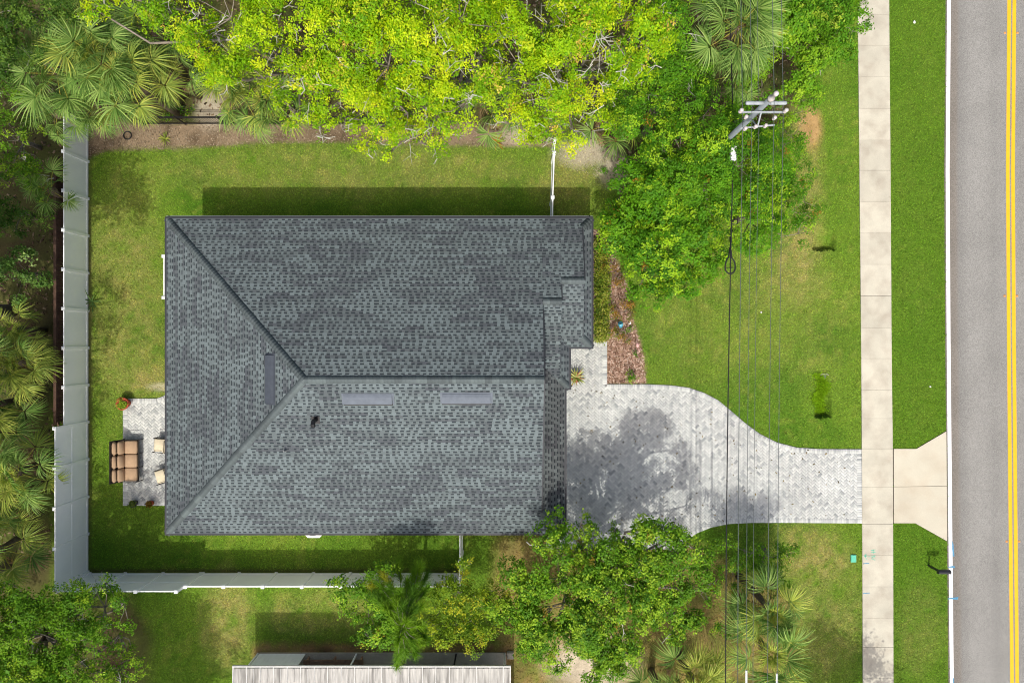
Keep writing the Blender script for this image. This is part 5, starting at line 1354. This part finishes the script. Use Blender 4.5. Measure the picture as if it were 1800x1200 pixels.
# ------------------------------------------------------------------ small plants
def spiky(px, py, label, n, L, w, cols, name="spiky_plant", z0=.0, potted=False):
    root = empty(name, W(px, py, 0.02), label, "plant"); rng = np.random.default_rng(int(px)); mb = MB()
    if potted:
        q = MB(); q.lathe([(.17, .03), (.24, .34), (.26, .36), (.22, .36), (.20, .30)], 16); q.build("pot", M['terracotta'], root, True); z0 = .32
    for i in range(n):
        a = i * 2.4 + rng.normal(0, .2); l = L * rng.uniform(.7, 1.1); e = rng.uniform(.25, 1.2); col = tuple(np.array(cols[rng.integers(0, len(cols))]) * rng.uniform(.85, 1.15))
        d = Vector((math.cos(a), math.sin(a), 0)); s = Vector((-d.y, d.x, 0)); mb2 = MB(); P = []
        for t, ww in ((0, .6), (.3, 1), (.65, .8), (1, .05)):
            p = d * (l * t * math.cos(e * (1 - .5 * t))) + Vector((0, 0, z0 + l * (t * math.sin(e) - .55 * t * t * math.sin(e) * .9)))
            P += [p - s * w * ww, p + s * w * ww]
        mb2.add(P, [(2 * j, 2 * j + 2, 2 * j + 3, 2 * j + 1) for j in range(3)], col); mb2.build("leaf", M['leaf'], root)
    return root
spiky(1011, 662, "variegated spiky plant in a pot beside the entry walk", 26, .62, .030, [A(214, 214, 140), A(168, 178, 90), A(120, 140, 60), A(200, 150, 110)], potted=True)
spiky(1050, 593, "pale grassy plant at the end of the clipped hedge", 22, .5, .016, [A(210, 216, 140), A(180, 196, 96)])
spiky(163, 530, "small dark spiky plant in front of the left fence", 10, .75, .03, [A(90, 120, 60), A(70, 100, 50)])
spiky(290, 245, "small yellowish plant on the bare strip near the black fence", 12, .45, .03, [A(170, 176, 80), A(130, 146, 60)])
spiky(873, 250, "tuft of orange-tipped leaves on the bare strip under the oaks", 18, .55, .03, [A(150, 170, 50), A(190, 140, 50)])
hedge = empty("hedge", W(1060, 510, 0), "clipped yellow-green hedge along the front wall", "hedge")
rng = np.random.default_rng(3); hc = []
a, b = W(1056, 428), W(1056, 598); n = 520
p = np.stack([rng.uniform(a.x - .32, a.x + .28, n), rng.uniform(b.y, a.y, n), rng.uniform(.25, .85, n)], -1)
hp_ = np.array([A(160, 172, 60), A(120, 146, 44), A(92, 120, 40), A(184, 186, 90)])
v, f, k = leaves_np(p - np.array(hedge.location), 14, .09, .10, .06, hp_[rng.integers(0, 4, n)], rng=rng); link("foliage", mesh_np("foliage", v, f, k), hedge, M['leaf'], kind="stuff")
mb = MB()
for i in range(9): mb.tube([(0, b.y - hedge.location.y + (a.y - b.y) * (i + .5) / 9, 0), (.03, b.y - hedge.location.y + (a.y - b.y) * (i + .5) / 9, .6)], .02, 5)
mb.build("stems", M['bark'], hedge, kind="stuff")
gB = "low shrubs in the mulch bed"
sm = dict(dens=60, leaf=(.09, .05), nper=12, spread=.07, trunk_r=.03, twigs=5, group=gB)
tree("low_shrub", "rusty green shrub in the middle of the mulch bed", "shrub", G(1082, 590), [(1082, 588, 17, .55), (1100, 595, 9, .4), (1076, 577, 10, .5)], 'rust', thr=.36, **sm)
tree("low_shrub", "yellow-tinged low shrub in the mulch bed above the bird bath", "shrub", G(1098, 545), [(1098, 545, 17, .5), (1103, 530, 15, .5), (1072, 540, 9, .4), (1088, 555, 10, .45)], 'rust', thr=.36, **sm)
tree("low_shrub", "small bright green shrub at the lower end of the mulch bed", "shrub", G(1114, 660), [(1114, 660, 11, .4), (1108, 668, 6, .3)], 'green', thr=.34, **sm)
tree("low_shrub", "tiny green plant right of the blue pot", "shrub", G(1106, 583), [(1106, 583, 7, .22)], 'fresh', thr=.30, **sm)
tree("low_shrub", "little green plant below the pink ornament", "shrub", G(1119, 624), [(1119, 624, 6, .25)], 'green', thr=.30, **sm)
tree("low_shrub", "shrub in the mulch bed close under the front tree", "shrub", G(1075, 470), [(1073, 470, 14, .6), (1080, 500, 14, .6), (1072, 445, 10, .5)], 'rust', thr=.38, **sm)
tree("low_shrub", "weedy yellow-green plants on the sandy edge by the gate", "shrub", G(1098, 322), [(1098, 322, 8, .3), (1062, 300, 6, .2)], 'fresh', thr=.40, **sm)
tree("low_shrub", "bright green weeds at the black fence near the palms", "shrub", G(310, 195), [(312, 195, 14, .4), (330, 200, 10, .3), (292, 200, 9, .3)], 'green', thr=.36, **sm)
# a discarded tyre-like ring and a round grate on the bare strip
def ring(px, py, label):
    o = empty("edging_ring", W(px, py, 0), label, "edging ring"); mb = MB()
    mb.tube([(.19 * math.cos(t), .19 * math.sin(t), .06) for t in np.linspace(0, 2 * math.pi, 25)], .025, 6, cap=False); mb.build("ring", M['cable'], o, True)
ring(225, 239, "black edging ring on the bare strip near the fence's upper end")
ring(953, 245, "dark ring on the bare ground beside the white gate")
